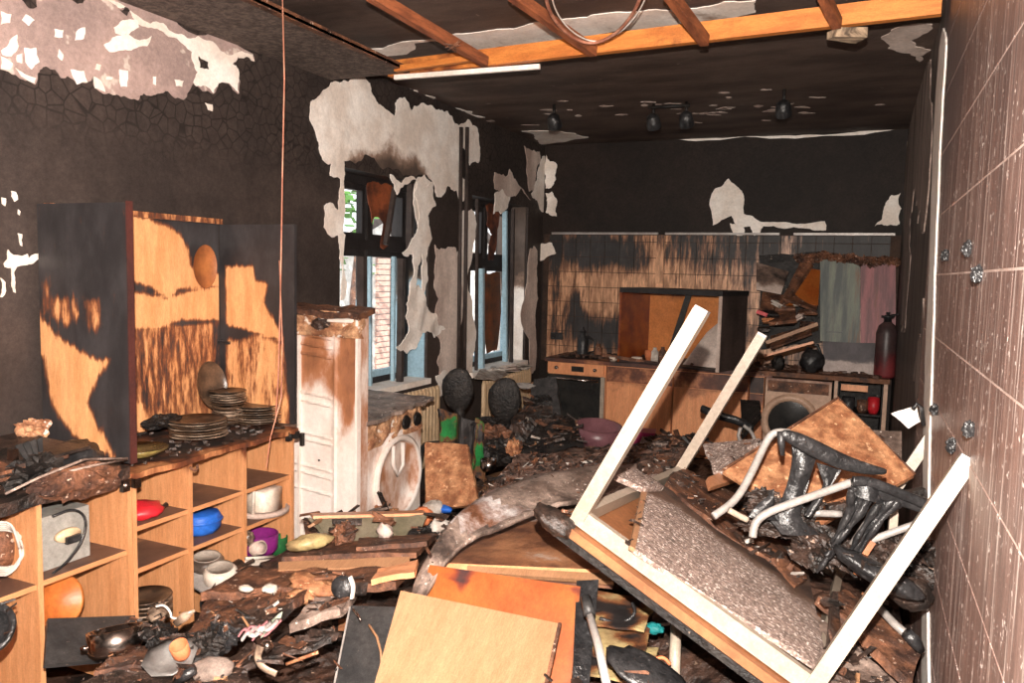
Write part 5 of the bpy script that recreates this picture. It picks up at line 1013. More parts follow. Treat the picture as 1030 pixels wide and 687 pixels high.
# ================================================================ cupboard doors in front
pd = [P(374,697,d=2.28), P(546,697,d=2.22), P(562,627,d=2.42), P(403,594,d=2.50)]
pv = MB().sheet(pd, 10, 10, 0.018).build('beige_door', m_pale); tag(pv, 'plain beige cupboard door leaning in the front centre', 'cupboard door')
MB().tube([pd[1]+Vector((0.004,0,0)), pd[2]+Vector((0.004,0,0))], 0.007, 4).build('worn_edge', m_charbrown, pv)
od = [P(400,697,d=2.50), P(573,700,d=2.42), P(584,590,d=2.60), P(432,568,d=2.70)]
nd_ = (od[1]-od[0]).cross(od[3]-od[0]).normalized()
def odb(v):
    u_ = (v-od[3]).dot((od[2]-od[3]).normalized())/(od[2]-od[3]).length; h_ = (od[3]-v).dot((od[3]-od[0]).normalized())
    b = 0.6*math.exp(-((u_-0.24)/0.06)**2)*sst(0.18,0.02,h_) + 0.42*math.exp(-((u_-0.12)/0.15)**2-((h_-0.03)/0.012)**2) + 0.38*sst(0.86,1.0,u_)*sst(0.15,0.0,h_) + 0.25*math.exp(-((h_)/0.012)**2) + 0.1*noise.noise(v*8)
    return b
orr = MB().sheet(od, 44, 32, 0.018, None, odb).build('orange_door', m_door); tag(orr, 'glossy orange cupboard door leaning behind the beige door', 'cupboard door')
o = MB().tube(smooth([p + nd_*0.008 for p in path([(508,617),(525,611),(545,607),(562,609)], [2.6,2.6,2.6,2.6])]), [0.003,0.004,0.005,0.005,0.005,0.005,0.004,0.004,0.003,0.003][:10]+[0.003]*6 if False else 0.004, 6).build('burnt_splinter', m_charbrown); tag(o, 'thin curved burnt splinter on the orange cupboard door', 'splinter')
dk = MB().sheet([P(335,697,d=2.42), P(392,697,d=2.40), P(414,611,d=2.66), P(353,609,d=2.70)], 8, 8, 0.022).build('dark_slab', m_dark); tag(dk, 'dark grey slab leaning left of the beige door', 'slab')
MB().tube([P(336,690,d=2.41), P(352,611,d=2.69)], 0.004, 4).build('pale_edge', m_grey, dk)
for pts in ([(356,612),(362,620),(364,624)], [(372,628),(380,640),(384,655),(385,668)]):
    MB().tube([P(a, b, d=2.60-0.0025*(b-612)) + Vector((0.1,-0.3,0.1)).normalized()*0.012 for a, b in pts], 0.004, 5).build('scratch_flake', m_pale if len(pts) > 3 else m_steel, dk)

# ================================================================ middle: collapsed tabletop and warped sheet
ct = T('collapsed_tabletop', 'stained brown tabletop lying flat behind the orange door', 'tabletop', P(530,560,d=2.95))
c1 = [P(440,572,d=2.86), P(616,583,d=2.72), P(640,505,d=3.5), P(470,520,d=3.6)]
def stain(v):
    p = P(537,542,d=3.05); a = math.exp(-(((v-p).length)/0.16)**2); return 0.42 + 0.3*noise.noise(v*5) - 0.35*a + 0.25*sst(3.3,3.6,v.y)
MB().sheet(c1, 26, 26, 0.03, lambda u,v,p: 0.010*noise.noise(p*4), stain, 0.0).build('top', mat('stained_wood', (0.42,0.20,0.10), (0.24,0.10,0.05), scale=4, rough=0.5, bump=0.3, bns=5, scorch=(0.10,0.04,0.025), char=(0.03,0.018,0.015), streak=((0.45,0.36,0.30), 3, (1,2,1), .58, .7)), ct)
MB().sheet([P(438,578,d=2.84), P(600,582,d=2.72), P(606,573,d=2.74), P(440,566,d=2.86)], 16, 2, 0.02, lambda u,v,p: 0.004*noise.noise(p*9), 0.2).build('front_edge', m_front, ct)
pk = MB().sheet([P(470,575,d=2.80), P(617,585,d=2.66), P(612,577,d=2.70), P(470,569,d=2.82)], 12, 2, 0.02, None, 0.0).build('pale_plank', m_pale); tag(pk, 'pale plank edge under the stained tabletop', 'plank')
# warped grey sheet sweeping from lower left up to the table
ws = T('warped_sheet', 'long warped grey charred sheet curving up across the middle', 'sheet', P(500,500,d=3.3))
upx = [(412,598,2.62),(422,568,2.76),(440,542,2.92),(466,513,3.15),(494,492,3.4),(526,482,3.6),(560,474,3.75),(604,472,3.85),(640,470,3.9)]
lox = [(424,602,2.58),(438,578,2.66),(450,556,2.76),(474,536,2.9),(503,528,3.0),(530,520,3.05),(558,508,3.15),(596,497,3.35),(640,492,3.5)]
upv = smooth([P(a,b,d=d) for a,b,d in upx],2); lov = smooth([P(a,b,d=d) for a,b,d in lox],2); N_ = len(upv); W_ = 14; vs = []; fs = []
for s_ in (0,1):
    for i in range(N_):
        for j in range(W_+1):
            t_ = j/W_; p = upv[i].lerp(lov[i], t_); bulge = 0.05*math.sin(math.pi*min(1,t_*1.15))*sst(0,0.3,i/N_)
            vs.append(p + Vector((0,0,bulge + 0.02*noise.noise(p*5) + 0.008*noise.noise(p*22) - 0.018*s_)))
M_ = N_*(W_+1)
for i in range(N_-1):
    for j in range(W_): a = i*(W_+1)+j; fs += [(a,a+W_+1,a+W_+2,a+1), (M_+a,M_+a+1,M_+a+W_+2,M_+a+W_+1)]
for i in range(N_-1):
    for j in (0, W_): a = i*(W_+1)+j; fs.append((a, M_+a, M_+a+W_+1, a+W_+1))
for j in range(W_):
    for i in (0, N_-1): a = i*(W_+1)+j; fs.append((a, a+1, M_+a+1, M_+a))
ash_c = P(508,516,d=3.2)
def wsb(v): return 0.15 + 0.45*max(0, noise.noise(v*2.2)) + 0.2*sst(3.4, 2.6, v.y)
wo = MB().add(vs, fs, wsb, True).build('sheet', m_ash, ws)
wo.data.materials.append(mat('white_ash', (0.60,0.56,0.55), (0.25,0.21,0.20), scale=9, rough=0.7, bump=0.6, grit=0.3))
for pi, po in enumerate(wo.data.polygons):      # a crust of white ash on the flank
    c_ = po.center + Vector(wo.location) + Vector(ws.location); ds = min(range(N_), key=lambda i: (lov[i]-c_).length); tt = ds/(N_-1)
    if 0.36 < tt < 0.66 and (lov[ds]-c_).length < 0.02 + 0.17*math.sin(math.pi*(tt-0.36)/0.30) + 0.06*noise.noise(c_*14) and (lov[ds]-c_).length > 0.03: po.material_index = 1
# rough layered board heap in the middle distance
def heapboard(pts, mm, nm, lab, th=0.03, amp=0.02, burn=0.15, nx=14, ny=10, cat='board', edge=0.03, grp=None):
    o = MB().sheet([P(a,b,d=d) for a,b,d in pts], nx*2, ny*2, th, lambda u,v,p: amp*noise.noise(p*7)+amp*0.45*noise.noise(p*24), burn, edge*1.3, smooth=False).build(nm, mm); return tag(o, lab, cat, grp)
heapboard([(484,496,3.9),(610,480,3.95),(672,448,5.2),(524,450,5.3)], m_rough, 'scorched_board', 'broad scorched board sloping in the middle distance behind the warped sheet')
heapboard([(604,486,3.85),(684,474,3.8),(690,449,4.8),(640,450,5.1)], m_rough, 'scorched_board', 'rough brown board meeting the second tall table leg', burn=0.35)
heapboard([(585,528,3.1),(655,545,2.75),(670,480,3.5),(620,470,3.7)], m_particle, 'scorched_board', 'rough speckled board rising behind the corner of the overturned table', burn=0.1)
heapboard([(612,500,3.3),(640,530,2.9),(640,550,2.7),(594,518,3.0)], m_pier, 'wood_offcut', 'grey weathered offcut inside the table corner', burn=0.0, nx=5, ny=4)
heapboard([(640,445,5.6),(672,446,5.5),(678,436,5.9),(645,436,6.0)], m_particle, 'grey_offcut', 'grey flat offcut lying before the back cupboards', burn=0.0, nx=5, ny=4)
heapboard([(676,450,5.2),(702,450,5.1),(706,438,5.9),(680,438,6.0)], m_char, 'charred_offcut', 'charred offcut lying before the back cupboards right of the grey one', nx=5, ny=4)
heapboard([(427,512,4.35),(482,508,4.25),(470,447,4.5),(427,444,4.55)], m_hard, 'hardboard_sheet', 'brown hardboard panel leaning beside the gutted washing machine', amp=0.006, burn=0.25, edge=0.005)
heapboard([(470,505,4.6),(500,496,4.7),(520,470,5.4),(490,478,5.4)], m_pale, 'floor_board_patch', 'pale clean strip of floor board behind the brown hardboard panel', amp=0.003, burn=0.3)

# --- burnt chairs and things in the middle distance
def oval_chair(px, py, d, rx, rz, lab, leg=True, tilt=0.1):
    c = P(px, py, d=d); t = T('burnt_chair', lab, 'chair', (c.x, c.y, 0), 'burnt chairs in the middle distance')
    MB().blob(c, (rx, 0.03, rz), .12, 3, 22, R=Rt(tilt, 0, 0.35)).build('backrest', m_blkmatt, t)
    MB().tube([c+Vector((0,0.02,-rz*0.8)), c+Vector((0,0.04,-rz*1.5))], 0.035, 8).build('backrest_stem', m_blkmatt, t)
    s = c+Vector((0.02,-0.15,-rz-0.22)); MB().blob(s, (0.19,0.19,0.045), .25, 3, 22).build('seat', m_blkmatt, t)
    for a, b in ((-.13,-.13),(.13,-.13),(-.13,.13),(.13,.13)): MB().tube([s+Vector((a,b,0)), Vector((s.x+a*1.3, s.y+b*1.3, 0.1))], 0.014, 8).build('leg', m_blkmatt, t)
    return t
oval_chair(461,392,5.3,0.11,0.15,'burnt chair with an oval back left, under the green fabric')
oval_chair(508,402,5.6,0.12,0.16,'burnt chair with an oval back, right of the green fabric')
gt = MB().sheet([P(443,470,d=5.1), P(478,480,d=5.0), P(483,425,d=5.05), P(440,408,d=5.15)], 22, 26, 0.02, lambda u,v,p: 0.05*noise.noise(p*8)+0.02*math.sin(u*14), lambda v: 1.0-0.85*math.exp(-((v-P(446,428,d=5.13)).length/0.09)**2)-0.75*math.exp(-((v-P(480,432,d=5.03)).x/0.02)**2)+0.5*noise.noise(v*9), 0.05).build('green_jacket', m_green); tag(gt, 'bright green and black burnt jacket hanging on the left burnt chair', 'jacket')
o = MB().sheet([P(478,478,d=5.05), P(486,485,d=5.0), P(484,425,d=5.1), P(478,420,d=5.1)], 4, 14, 0.02, lambda u,v,p: 0.03*noise.noise(p*8), lambda v: 0.35+0.8*noise.noise(v*9)).build('green_strap', m_green); tag(o, 'green strap hanging down beside the burnt jacket', 'strap')
o = MB().sheet([P(530,430,d=5.9), P(566,424,d=5.8), P(560,379,d=6.1), P(536,379,d=6.2)], 16, 14, 0.04, lambda u,v,p: 0.02*noise.noise(p*8), 0.0, 0.02).build('charcoal_slab', mat('charcoal_fabric',(0.05,0.045,0.045),(0.02,0.02,0.02),scale=30,rough=.8,bump=.5)); tag(o, 'charcoal ribbed slab standing left of the oven', 'slab')
for k,(pts,mm,lab) in enumerate([([(512,420,5.5),(560,446,5.1),(580,425,5.5),(530,405,5.9)],m_char,'dark brown box panel in front of the oven'),([(520,455,5.0),(590,448,4.9),(578,420,5.3),(540,425,5.3)],m_blkmatt,'black charred panel before the oven door')]):
    heapboard(pts, mm, 'charred_sheet', lab, amp=0.03)
for k,(px,py,d,rx,ry,rz,mm,nm,lab,cat) in enumerate([(492,425,5.4,.11,.1,.035,m_blkmatt,'charred_seat_cushion','flat black seat cushion right of the green jacket','cushion'),(495,436,5.3,.12,.09,.06,m_charbrown,'burnt_cushion','reddish brown burnt cushion under the black seat cushion','cushion'),(500,455,5.2,.14,.1,.08,m_blkmatt,'charred_bundle','black charred bundle under the brown cushion','bundle'),
        (545,404,6.0,.10,.06,.05,m_blkmatt,'charred_bundle','black bundle at the foot of the charcoal slab','bundle'),(528,388,6.2,.14,.05,.02,m_grey,'bent_metal_strip','bent grey metal strip beside the charcoal ribbed slab','strip'),(525,440,5.3,.10,.08,.10,m_char,'charred_stool','charred stool between cushion and magenta pots','stool'),(517,450,5.0,.05,.05,.05,m_hard,'wood_scrap','brown wood scrap below the charred stool','scrap')]):
    tag(MB().blob(P(px,py,d=d), (rx,ry,rz), .5, 4, 18, seed=k*3.3).build(nm, mm), lab, cat)
pot(P(491,473,d=4.9), 0.05, 0.07, m_steel, 'copper_pot', 'small coppery metal pot on the floor below the green jacket', 'pot')
pot(P(600,447,d=5.5), 0.17, 0.14, m_mauve, 'mauve_tub', 'mauve round tub before the base cupboards', 'tub', Rt(0.1,0.1))
pot(P(567,444,d=5.6), 0.07, 0.10, m_magenta, 'magenta_cup', 'small magenta cup left of the mauve tub', 'cup')
o = MB().box(P(644,442,d=5.9), (0.20,0.16,0.12), Rt(0,0,0.2)).build('magenta_box', m_magenta); tag(o, 'magenta plastic box at the foot of the base cupboards', 'box')
MB().box(P(644,442,d=5.9)+Vector((0,0,0.064)), (0.22,0.18,0.012), Rt(0,0,0.2)).build('rim', m_magenta, o)
o = MB().sheet([P(585,425,d=5.8), P(625,433,d=5.6), P(612,426,d=6.0), P(582,420,d=6.1)], 6, 4, 0.015).build('metal_sheet', m_grey); tag(o, 'flat grey metal sheet leaning over the mauve tub', 'sheet')
# chair wreck left of the dryer door
bc = T('burnt_office_chair', 'burnt black office chair in front of the washer door', 'chair', P(742,420,d=5.2))
MB().tube(smooth(path([(706,411),(722,418),(745,424),(756,432)],[5.3,5.2,5.2,5.1]),1), [0.02,0.03,0.035,0.035,0.03,0.03,0.02][:0] or 0.028, 8, flat=0.6).build('seat_edge', m_blk, bc)
MB().sheet([P(745,438,d=5.1), P(768,420,d=5.2), P(765,402,d=5.5), P(742,398,d=5.5)], 10, 10, 0.04, lambda u,v,p: 0.04*noise.noise(p*7), 0, .04).build('backrest', m_blkmatt, bc)
MB().tube(smooth(path([(748,428),(756,434),(760,445)],5.1),1), 0.012, 8).tube(smooth(path([(745,430),(742,440),(748,446)],5.1),1), 0.012, 8).build('frame', m_grey, bc)

# --- metal tub, planks before the fridge
tbk = T('murky_tub', 'murky grey-brown rectangular tub tipped in front of the fridge', 'tub', P(370,530,d=3.45))
MB().sheet([P(338,549,d=3.35), P(418,545,d=3.5), P(430,518,d=3.6), P(315,521,d=3.45)], 20, 8, 0.012, lambda u,v,p: 0.012*noise.noise(p*5), 0.0).build('front', m_gtray, tbk)
MB().sheet([P(315,519,d=3.44), P(430,516,d=3.6), P(425,513,d=3.75), P(312,516,d=3.6)], 8, 3, 0.012).build('rim', m_front, tbk)
MB().sheet([P(312,520,d=3.44), P(338,549,d=3.34), P(338,549,d=3.6), P(312,520,d=3.65)], 4, 4, 0.012).build('side', m_gtray, tbk)
hp = [([(280,573,2.95),(412,569,2.95),(412,560,3.0),(280,565,3.0)], m_pale, 'orange_lath', 'long pale orange lath lying left-right before the fridge', 0.03, 0.002, 0.05, 0.0),
      ([(283,560,3.05),(420,556,3.05),(440,538,3.4),(300,548,3.3)], m_charbrown, 'scorched_plank', 'scorched plank behind the pale orange lath', 0.02, 0.008, 0.1, 0.01),
      ([(356,552,3.1),(430,545,3.15),(440,536,3.5),(360,541,3.4)], m_charbrown, 'scorched_plank', 'flat reddish plank pointing to the warped sheet', 0.02, 0.008, 0.1, 0.01),
      ([(200,596,2.75),(400,584,2.75),(420,566,3.0),(250,572,3.0)], m_charbrown, 'scorched_plank', 'broad scorched plank under the pale orange lath', 0.03, 0.012, 0.1, 0.01),
      ([(372,582,2.7),(418,574,2.75),(422,562,2.9),(380,572,2.85)], m_front, 'wood_offcut', 'reddish offcut pointing under the warped sheet', 0.02, 0.01, 0.2, 0.01),
      ([(185,640,2.5),(300,604,2.6),(332,580,2.85),(205,604,2.8)], m_charbrown, 'rusty_board', 'broad rusty brown charred panel lying before the sideboard', 0.03, 0.016, 0.12, 0.02),
      ([(205,645,2.42),(262,628,2.5),(300,604,2.6),(245,612,2.6)], m_char, 'charred_plank', 'charred plank under the front edge of the rusty brown panel', 0.03, 0.016, 0.1, 0.02),
      ([(238,596,2.75),(330,574,2.92),(335,560,3.05),(250,582,2.95)], m_charbrown, 'scorched_plank', 'splintered plank across the foot of the right compartment', 0.02, 0.016, 0.1, 0.02),
      ([(90,680,2.3),(190,665,2.4),(200,640,2.6),(120,655,2.5)], m_charbrown, 'scorched_board', 'scorched board under the octagonal plate at the bottom left', 0.02, 0.02, 0.15, 0.03),
      ([(60,700,2.2),(260,700,2.15),(250,672,2.35),(110,676,2.3)], m_char, 'scorched_board', 'scorched board along the bottom left edge', 0.03, 0.02, 0.15, 0.03),
      ([(190,690,2.3),(336,640,2.5),(340,634,2.55),(200,668,2.45)], m_char, 'charred_board', 'black wet charred board in the front left', 0.02, 0.02, 0.1, 0.03),
      ([(290,628,2.5),(345,612,2.6),(360,590,2.8),(330,588,2.85)], m_ash, 'ashy_plank', 'grey ashy plank left of the dark slab', 0.03, 0.012, 0.1, 0.02),
      ([(760,640,2.4),(868,700,2.1),(905,687,2.2),(800,600,2.6)], m_ash, 'weathered_plank', 'grey weathered plank sloping below the right front table leg', 0.03, 0.01, 0.15, 0.01),
      ([(820,600,2.55),(920,690,2.25),(930,650,2.4),(850,590,2.7)], m_charbrown, 'scorched_plank', 'scorched plank sloping beside the right wall', 0.03, 0.014, 0.15, 0.02),
      ([(833,655,2.2),(848,660,2.2),(843,595,2.45),(838,594,2.45)], m_char, 'charred_lath', 'narrow charred lath upright at the right end of the speckled board', 0.02, 0.004, 0.15, 0.0)]
for pts, mm, nm, lab, th, amp, burn, edge in hp:
    heapboard(pts, mm, nm, lab, th, amp, burn, 18, 10, 'board' if 'board' in nm or 'panel' in nm else 'plank', edge)
# dark oven-like panel at the sideboard foot and stainless pot
tag(MB().sheet([P(45,668,d=2.55), P(140,660,d=2.75), P(136,619,d=2.95), P(48,622,d=2.7)], 6, 6, 0.02).build('dark_sheet', m_dark), 'dark sheet standing before the foot of the left sideboard', 'sheet')
sp = pot(P(117,657,d=2.48), 0.082, 0.075, m_steel, 'stainless_pot', 'shiny stainless steel pot lying in the debris at the left', 'pot', Rt(-0.15,-0.25))
MB().tube([P(92,653,d=2.46), P(85,652,d=2.44), P(82,653,d=2.44)], 0.008, 8).build('handle', m_steel, sp)
tc_ = pot(P(184,660,d=2.33), 0.026, 0.05, m_terra, 'terracotta_cup', 'small orange terracotta cup in the debris at the left', 'cup', Rt(0.45,0.1))
o = MB().lathe(P(172,667,d=2.32), [(0.001,0),(0.045,0.002),(0.075,0.02),(0.078,0.026),(0.045,0.01)], 8, Rt(0.30,0.10,0.1)).build('octagonal_plate', mat('grey_plate',(0.22,0.21,0.20),(0.10,0.09,0.085),rough=.35)); tag(o, 'octagonal grey plate leaning beside the terracotta cup', 'plate')
o = MB().blob(P(214,673,d=2.28), (0.068,0.045,0.02), .25, 3, 20, R=Rt(0.3,-0.05,.15)).build('flat_stone', mat('dusty_stone', (0.30,0.235,0.20), (0.12,0.085,0.07), scale=9, rough=.8, bump=.5, grit=.3)); tag(o, 'flat round-edged stone-like slab right of the octagonal plate', 'stone')
tag(MB().tube(path([(178,686),(186,679),(196,674)],2.2), [0.012,0.016,0.012], 8).build('black_rod', m_blk), 'short thick black rod pointing to the flat slab', 'rod')
st = T('striped_bag', 'torn pink and white striped plastic bag in the debris', 'bag', P(258,632,d=2.5))
m_film1 = mat('white_film', (0.42,0.38,0.36), (0.2,0.17,0.16), scale=14); m_film2 = mat('pink_film', (0.36,0.15,0.16), None)
for k in range(7):
    a = (240+k*3.5, 634+4*math.sin(k*2)); pts = [(a[0], a[1]+6), (a[0]+6, a[1]-3), (a[0]+12, a[1]+3), (a[0]+22, a[1]-5-k*0.6)]
    MB().tube(smooth(path(pts, 2.42)), 0.004+0.002*(k%2), 5, flat=2.0).build('strip', m_film1 if k%2 else m_film2, st)
tag(MB().sheet([P(262,640,d=2.4),P(282,625,d=2.5),P(284,617,d=2.5),P(268,626,d=2.5)],4,4,.005,lambda u,v,p:.01*noise.noise(p*20)).build('greenish_film', mat('greenish_film',(0.4,0.46,0.36),None)), 'pale green plastic scrap above the striped bag', 'scrap')
tag(MB().tube(smooth(path([(262,650),(258,662),(264,672),(278,678)],2.3)), 0.013, 8, flat=.4).build('bent_spatula', m_platem), 'bent pale spatula below the striped bag', 'spatula')
tag(MB().blob(P(268,650,d=2.32), (0.018,0.015,0.018), .1, 3, 14).build('steel_ladle', m_steel), 'small shiny ladle bowl beside the bent spatula', 'ladle')
jar = MB().lathe(P(346,590,d=2.70), [(0.02,-0.04),(0.036,-0.03),(0.038,0.03),(0.034,0.035)], 18, Rt(1.2,0,0.4), cap1=True).build('black_jar', m_blk); tag(jar, 'black jar with a white label lying before the ashy plank', 'jar')
MB().tube(smooth(path([(352,580),(356,590),(354,602)],2.66)), 0.006, 6, flat=2).build('label', m_plaster, jar)
tag(MB().lathe(P(330,584,d=2.74), [(0.015,-0.03),(0.02,0),(0.015,0.03)], 12, Rt(1.2,0,1.0)).build('striped_tube', m_steel), 'small shiny tube left of the black jar', 'tube')
for k,(px,py,d,r,mm,nm,lab,cat) in enumerate([(315,588,2.75,(.10,.05,.022),m_hard,'orange_rag','orange-brown rag left of the small shiny tube','rag'),(303,600,2.7,(.05,.04,.02),m_hard,'brick_fragment','brown fragment below the orange rag','fragment'),
      (272,592,2.72,(.04,.025,.012),m_ceramic,'white_shard','white porcelain shard on the rusty panel','shard'),(247,592,2.7,(.03,.02,.012),m_ceramic,'white_shard','small white shard left of the larger porcelain shard','shard'),
      (312,545,3.1,(.09,.05,.03),m_melt,'yellow_plastic','crumpled yellow plastic beside the foot of the fridge','plastic'),(345,537,3.3,(.06,.05,.04),m_charbrown,'crumpled_paper','crumpled brown paper before the murky tub','paper'),
      (387,534,3.4,(.04,.03,.035),m_pier,'pale_rag','pale cone-shaped rag on the murky tub','rag'),(425,520,3.8,(.05,.04,.05),m_terra,'orange_scrap','orange scrap in the heap beside the warped sheet','scrap'),
      (436,512,3.9,(.08,.05,.04),m_paper,'white_scrap','white crumpled scrap in the heap beside the warped sheet','scrap'),(447,512,3.9,(.05,.03,.02),m_blueb,'blue_scrap','bright blue scrap at the edge of the warped sheet','scrap'),
      (430,536,3.5,(.08,.05,.03),m_blkmatt,'charred_scrap','black scrap between the planks and the warped sheet','scrap'),(442,528,3.5,(.05,.04,.03),m_paper,'paper_scrap','pale paper scrap below the white crumpled scrap','scrap'),
      (158,618,2.6,(.05,.03,.02),m_platem,'grey_scrap','grey scrap right of the low plate stack','scrap'),(205,650,2.4,(.06,.05,.04),m_blkmatt,'charred_lump','black lump right of the terracotta cup','lump'),(222,642,2.45,(.05,.05,.04),m_blk,'charred_lump','shiny black lump left of the striped bag','lump'),
      (160,640,2.5,(.06,.05,.035),m_blkmatt,'charred_lump','black lump above the octagonal plate','lump')]):
    tag(MB().blob(P(px,py,d=d), r, .7 if mm in (m_blk, m_blkmatt, m_charbrown) else .38, 5, 20, R=Rt(.2,.1,k), seed=k*1.7).build(nm, mm), lab, cat)
tag(MB().tube(smooth(path([(157,610),(165,608),(172,616),(172,622),(182,622)],2.5)), 0.004, 6).build('white_wire', m_wcable), 'white wire curling right of the low plate stack', 'wire')
tag(MB().tube(path([(176,628),(186,620),(196,614)],2.5), [0.012,0.016,0.004], 8, flat=.4).build('glossy_shard', m_platem), 'long pale shard pointing at the sideboard upright', 'shard')
tag(MB().tube(path([(288,668),(320,656)],2.35), 0.006, 5).build('wood_stick', m_hard), 'thin brown stick in the black debris left of the dark slab', 'stick')
o = MB().lathe(P(-4,640,d=2.3), [(0.05,0),(0.08,0.05),(0.08,0.06),(0.06,0.05)], 20, Rt(.8,.3)).build('black_pan', m_blk); tag(o, 'black pan rim at the far left edge', 'pan')
# front right under the table
lgc = MB().tube(path([(592,615),(602,650),(612,697)], [2.35,2.25,2.1]), 0.0125, 10).build('steel_tube', m_grey); tag(lgc, 'light grey chair leg with grey cap right of the orange door', 'tube')
MB().tube(path([(589,601),(593,618)], [2.38,2.33]), [0.016,0.018], 8).build('end_cap', m_dark, lgc)
tag(MB().tube(path([(680,630),(679,655),(678,697)],[2.6,2.55,2.5]), 0.019, 10).build('pale_stick', m_white), 'pale round stick standing under the table edge', 'stick')
o = MB().blob(P(652,678,d=2.25), (0.13,0.07,0.022), .25, 3, 22, R=Rt(0.2,0.35,-.1)).build('melted_black_plastic', m_blk); tag(o, 'melted flat black plastic under the table at the bottom', 'plastic')
o = MB().sheet([P(575,697,d=2.3), P(592,697,d=2.3), P(602,585,d=2.62), P(580,584,d=2.64)], 4, 10, 0.03, lambda u,v,p: 0.03*noise.noise(p*8)).build('twisted_plastic', m_blk); tag(o, 'twisted black plastic behind the right edge of the orange door', 'plastic')
tag(MB().tube(smooth(path([(603,622),(625,628),(640,618),(636,606)],2.55)), 0.006, 6).build('black_cable', m_blk), 'black cable loop under the table edge', 'cable')
tag(MB().blob(P(658,632,d=2.6), (0.03,0.02,0.018), .4, 4, 12).build('teal_scrap', mat('teal_plastic',(0.01,0.20,0.21),None)), 'teal plastic scrap under the table', 'scrap')
tag(MB().blob(P(646,633,d=2.62), (0.03,0.02,0.018), .4, 4, 12).build('orange_scrap', m_terra), 'orange scrap left of the teal scrap', 'scrap')
for k,(px,py,s) in enumerate([(620,613,.13),(615,640,.13),(625,662,.12)]):
    c = P(px,py,d=2.62-0.06*k)
    tag(MB().sheet([c+Vector((-s,-s,-.02)),c+Vector((s,-s*.8,-.01)),c+Vector((s*.9,s*.8,.02)),c+Vector((-s,s*.7,.01))],8,8,.008,lambda u,v,p:.012*noise.noise(p*13), lambda v: 0.38+1.1*noise.noise(v*11),.02).build('yellow_packaging', m_melt), ['yellowed packaging under the table, the farthest of three sheets','yellowed packaging under the table, the middle of three sheets','yellowed packaging under the table, the nearest of three sheets'][k], 'packaging')
tag(MB().tube(smooth(path([(655,670),(660,662),(668,661),(674,668)],2.4)), 0.006, 6).build('orange_tube', m_terra), 'small curved orange tube beside the melted flat black plastic', 'tube')

# ================================================================ debris bed
def hz(x, y):
    h = 0.10 + 0.10*noise.noise(Vector((x*1.3, y*1.3, 0))) + 0.05*noise.noise(Vector((x*5, y*5, 3)))
    h += 0.24*math.exp(-((x+2.35)/0.5)**2)*math.exp(-((y-3.1)/0.9)**2)          # by the fridge
    h += 0.42*math.exp(-((x+0.85)/0.85)**2-((y-3.6)/1.0)**2)                    # under the warped sheet
    h += 0.30*math.exp(-((x-0.0)/0.45)**2-((y-3.1)/0.9)**2)
    h += 0.10*math.exp(-((x+1.7)/0.5)**2-((y-2.6)/0.5)**2)
    return max(0.012, h)
def heap(name, x0, x1, y0, y1, st, lab, mm):
    nx, ny = int((x1-x0)/st), int((y1-y0)/st); vs = []
    for j in range(ny+1):
        for i in range(nx+1):
            x, y = x0+(x1-x0)*i/nx, y0+(y1-y0)*j/ny
            r = 0.018*noise.noise(Vector((x*22, y*22, 1)))+0.03*abs(noise.noise(Vector((x*9, y*9, 5)))); e = min(1, i/2, j/2, (nx-i)/2, (ny-j)/2)
            vs.append((x, y, max(0.004, (hz(x, y)+r)*e+0.004)))
    o = MB().add(vs, [(j*(nx+1)+i, j*(nx+1)+i+1, (j+1)*(nx+1)+i+1, (j+1)*(nx+1)+i) for j in range(ny) for i in range(nx)], 0.0, False).build(name, mm, kind='stuff'); return tag(o, lab, 'debris')
heap('debris_bed', -2.46, XR-0.005, 1.3, 6.9, 0.028, 'thick layer of black and brown burnt debris covering the floor', m_debris)
# loose pieces one can single out, laid beside things that have a name
LM = [('black jar',346,592),('murky tub',372,552),('rusty brown panel',255,612),('dark slab',345,640),('striped bag',258,640),('terracotta cup',184,664),('cream pot',228,600),('brown hardboard sheet',455,505),('pale orange lath',330,572),('gutted fridge',330,520),
      ('green jacket',470,475),('mauve tub',600,455),('yellow plastic',312,552),('stainless pot',117,668),('flat stone',214,680),('pale round stick under the table',680,665),('orange door',600,650),('magenta box',644,450),('office chair',720,440),('rubber-footed grey tube',900,660)]
MT = [(m_charbrown,'scorched brown'),(m_char,'charred black'),(m_ash,'ashy grey'),(m_hard,'orange-brown')]
kk = 0
for nm, px, py in LM:
    for side, dx in (('left', -18), ('right', 20)):
        mm, cn = MT[kk % 4]; kk += 1
        p = P(px+dx, py+6, Z=0.22); p = Vector((min(0.12, max(-2.4, p.x)), p.y, 0)); s_ = random.uniform(.07,.13)
        o = MB(); R_ = Matrix.Rotation(random.uniform(0,6.3),3,'Z') @ Matrix.Rotation(random.gauss(0,.2),3,'X')
        o.sheet([Vector((p.x,p.y,hz(p.x,p.y)+0.06)) + R_ @ Vector((a*s_, b*s_*0.35, 0)) for a, b in ((-1,-1),(1,-.6),(1,.8),(-1,1))], 8, 3, 0.012, lambda u,v,q_: 0.012*noise.noise(q_*20), 0.1, 0.012)
        tag(o.build('burnt_splinter', mm), '%s wood splinter lying just %s of the %s' % (cn, side, nm), 'splinter', 'loose burnt splinters in the floor debris')
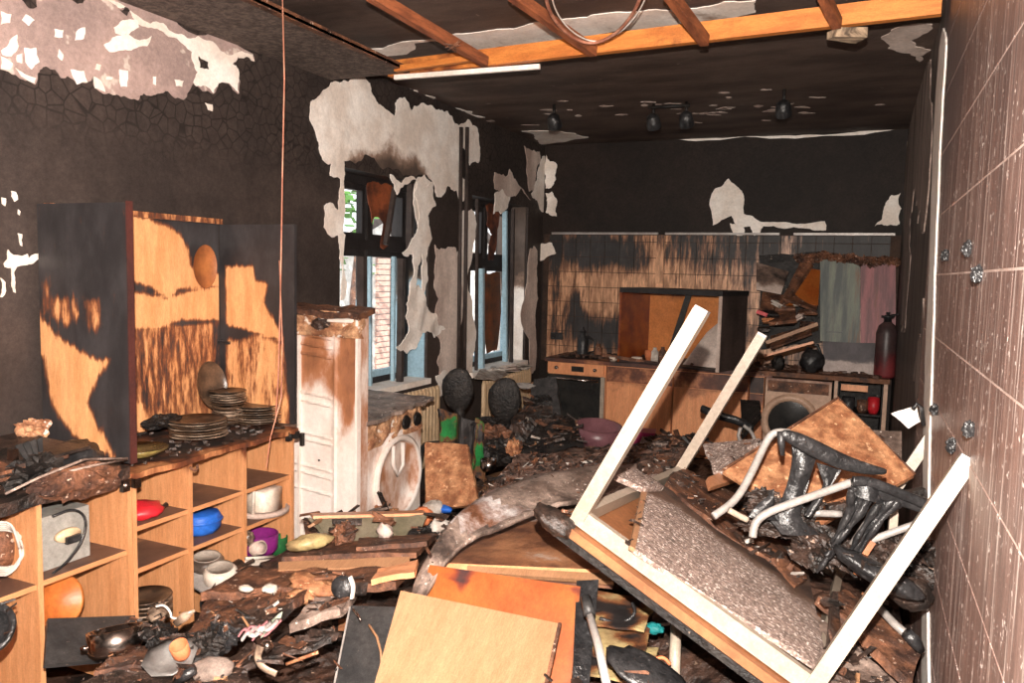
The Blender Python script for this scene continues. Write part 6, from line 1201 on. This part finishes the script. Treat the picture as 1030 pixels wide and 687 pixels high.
# the uncountable small stuff settles on whatever lies below it
bpy.context.view_layer.update(); dg_ = bpy.context.evaluated_depsgraph_get()
skip = ('beige_door','orange_door','dark_slab','leg','frame_rail','tube_frame','end_cap','speckled_board','window','sill','backrest','pale_board','hinge','tile','wall','ceiling','worktop','liner','plate','bowl','hardboard_square','steel_tube','white','hardboard_sheet','dark_sheet','hung','orange_lath','scorched_plank','wood_offcut','octagonal','flat_stone','charcoal','burnt_cushion','charred_seat','burnt_chair','seat','charred_stool','metal_sheet','copper','kettle','papers','green','purple','cream','sooty','red','yellow','blue','orange','magenta','mauve','rim','front','tabletop','charred_face','top','pale_plank','stained','upright','back_board','side_panel','knob','pot','jar','cup')
M = [MB() for _ in range(4)]
for k in range(15000):
    y = 1.4 + 5.3*random.random()**1.7; x = random.uniform(-2.44, 0.13)
    hit, loc, nor, idx, ob, _ = SC.ray_cast(dg_, Vector((x, y, 1.15)), Vector((0, 0, -1)))
    if not hit or nor.z < 0.45 or any(ob.name.startswith(q_) for q_ in skip): continue
    if ob.parent and ob.parent.name.startswith(('overturned', 'sideboard', 'warped')) and random.random() < 0.6: continue
    s_ = random.choice([0.006,0.009,0.013,0.02,0.03,0.045])*random.uniform(.7,1.4)*(1.0 if y > 2.2 else 0.8)
    if loc.z > 0.75 and s_ > 0.015: continue
    if x < -1.7 and y < 2.7 and s_ > 0.02: s_ *= 0.4
    if ob.name.startswith(('warped','sheet','rusty','scorched_board')): s_ *= 0.5
    t_ = random.choices([0,1,2,3], [8,3.2,0.45,0.25])[0]
    M[t_].box(loc + Vector((0,0,s_*0.15+random.uniform(0,0.012))), (s_*random.uniform(1,3.2), s_*random.uniform(.25,.9), s_*random.uniform(.08,.35)), Matrix.Rotation(random.uniform(0,6.3),3,'Z') @ Matrix.Rotation(random.gauss(0,.45),3,'X') @ Matrix.Rotation(random.gauss(0,.35),3,'Y'), jit=s_*0.12)
for mm_, mt_, nm_, lb_ in zip(M, (m_char, m_charbrown, m_paper, m_pale), ('charred_chips','brown_chips','pale_scraps','fresh_wood_chips'), ('countless black charred splinters strewn over the floor and boards','countless scorched brown splinters strewn over the floor and boards','small pale scraps and shards strewn over the debris','small clean orange wood chips strewn over the debris')):
    tag(mm_.build(nm_, mt_, kind='stuff'), lb_, 'splinters')
for o in bpy.data.objects:
    if '_w' in o: del o['_w']
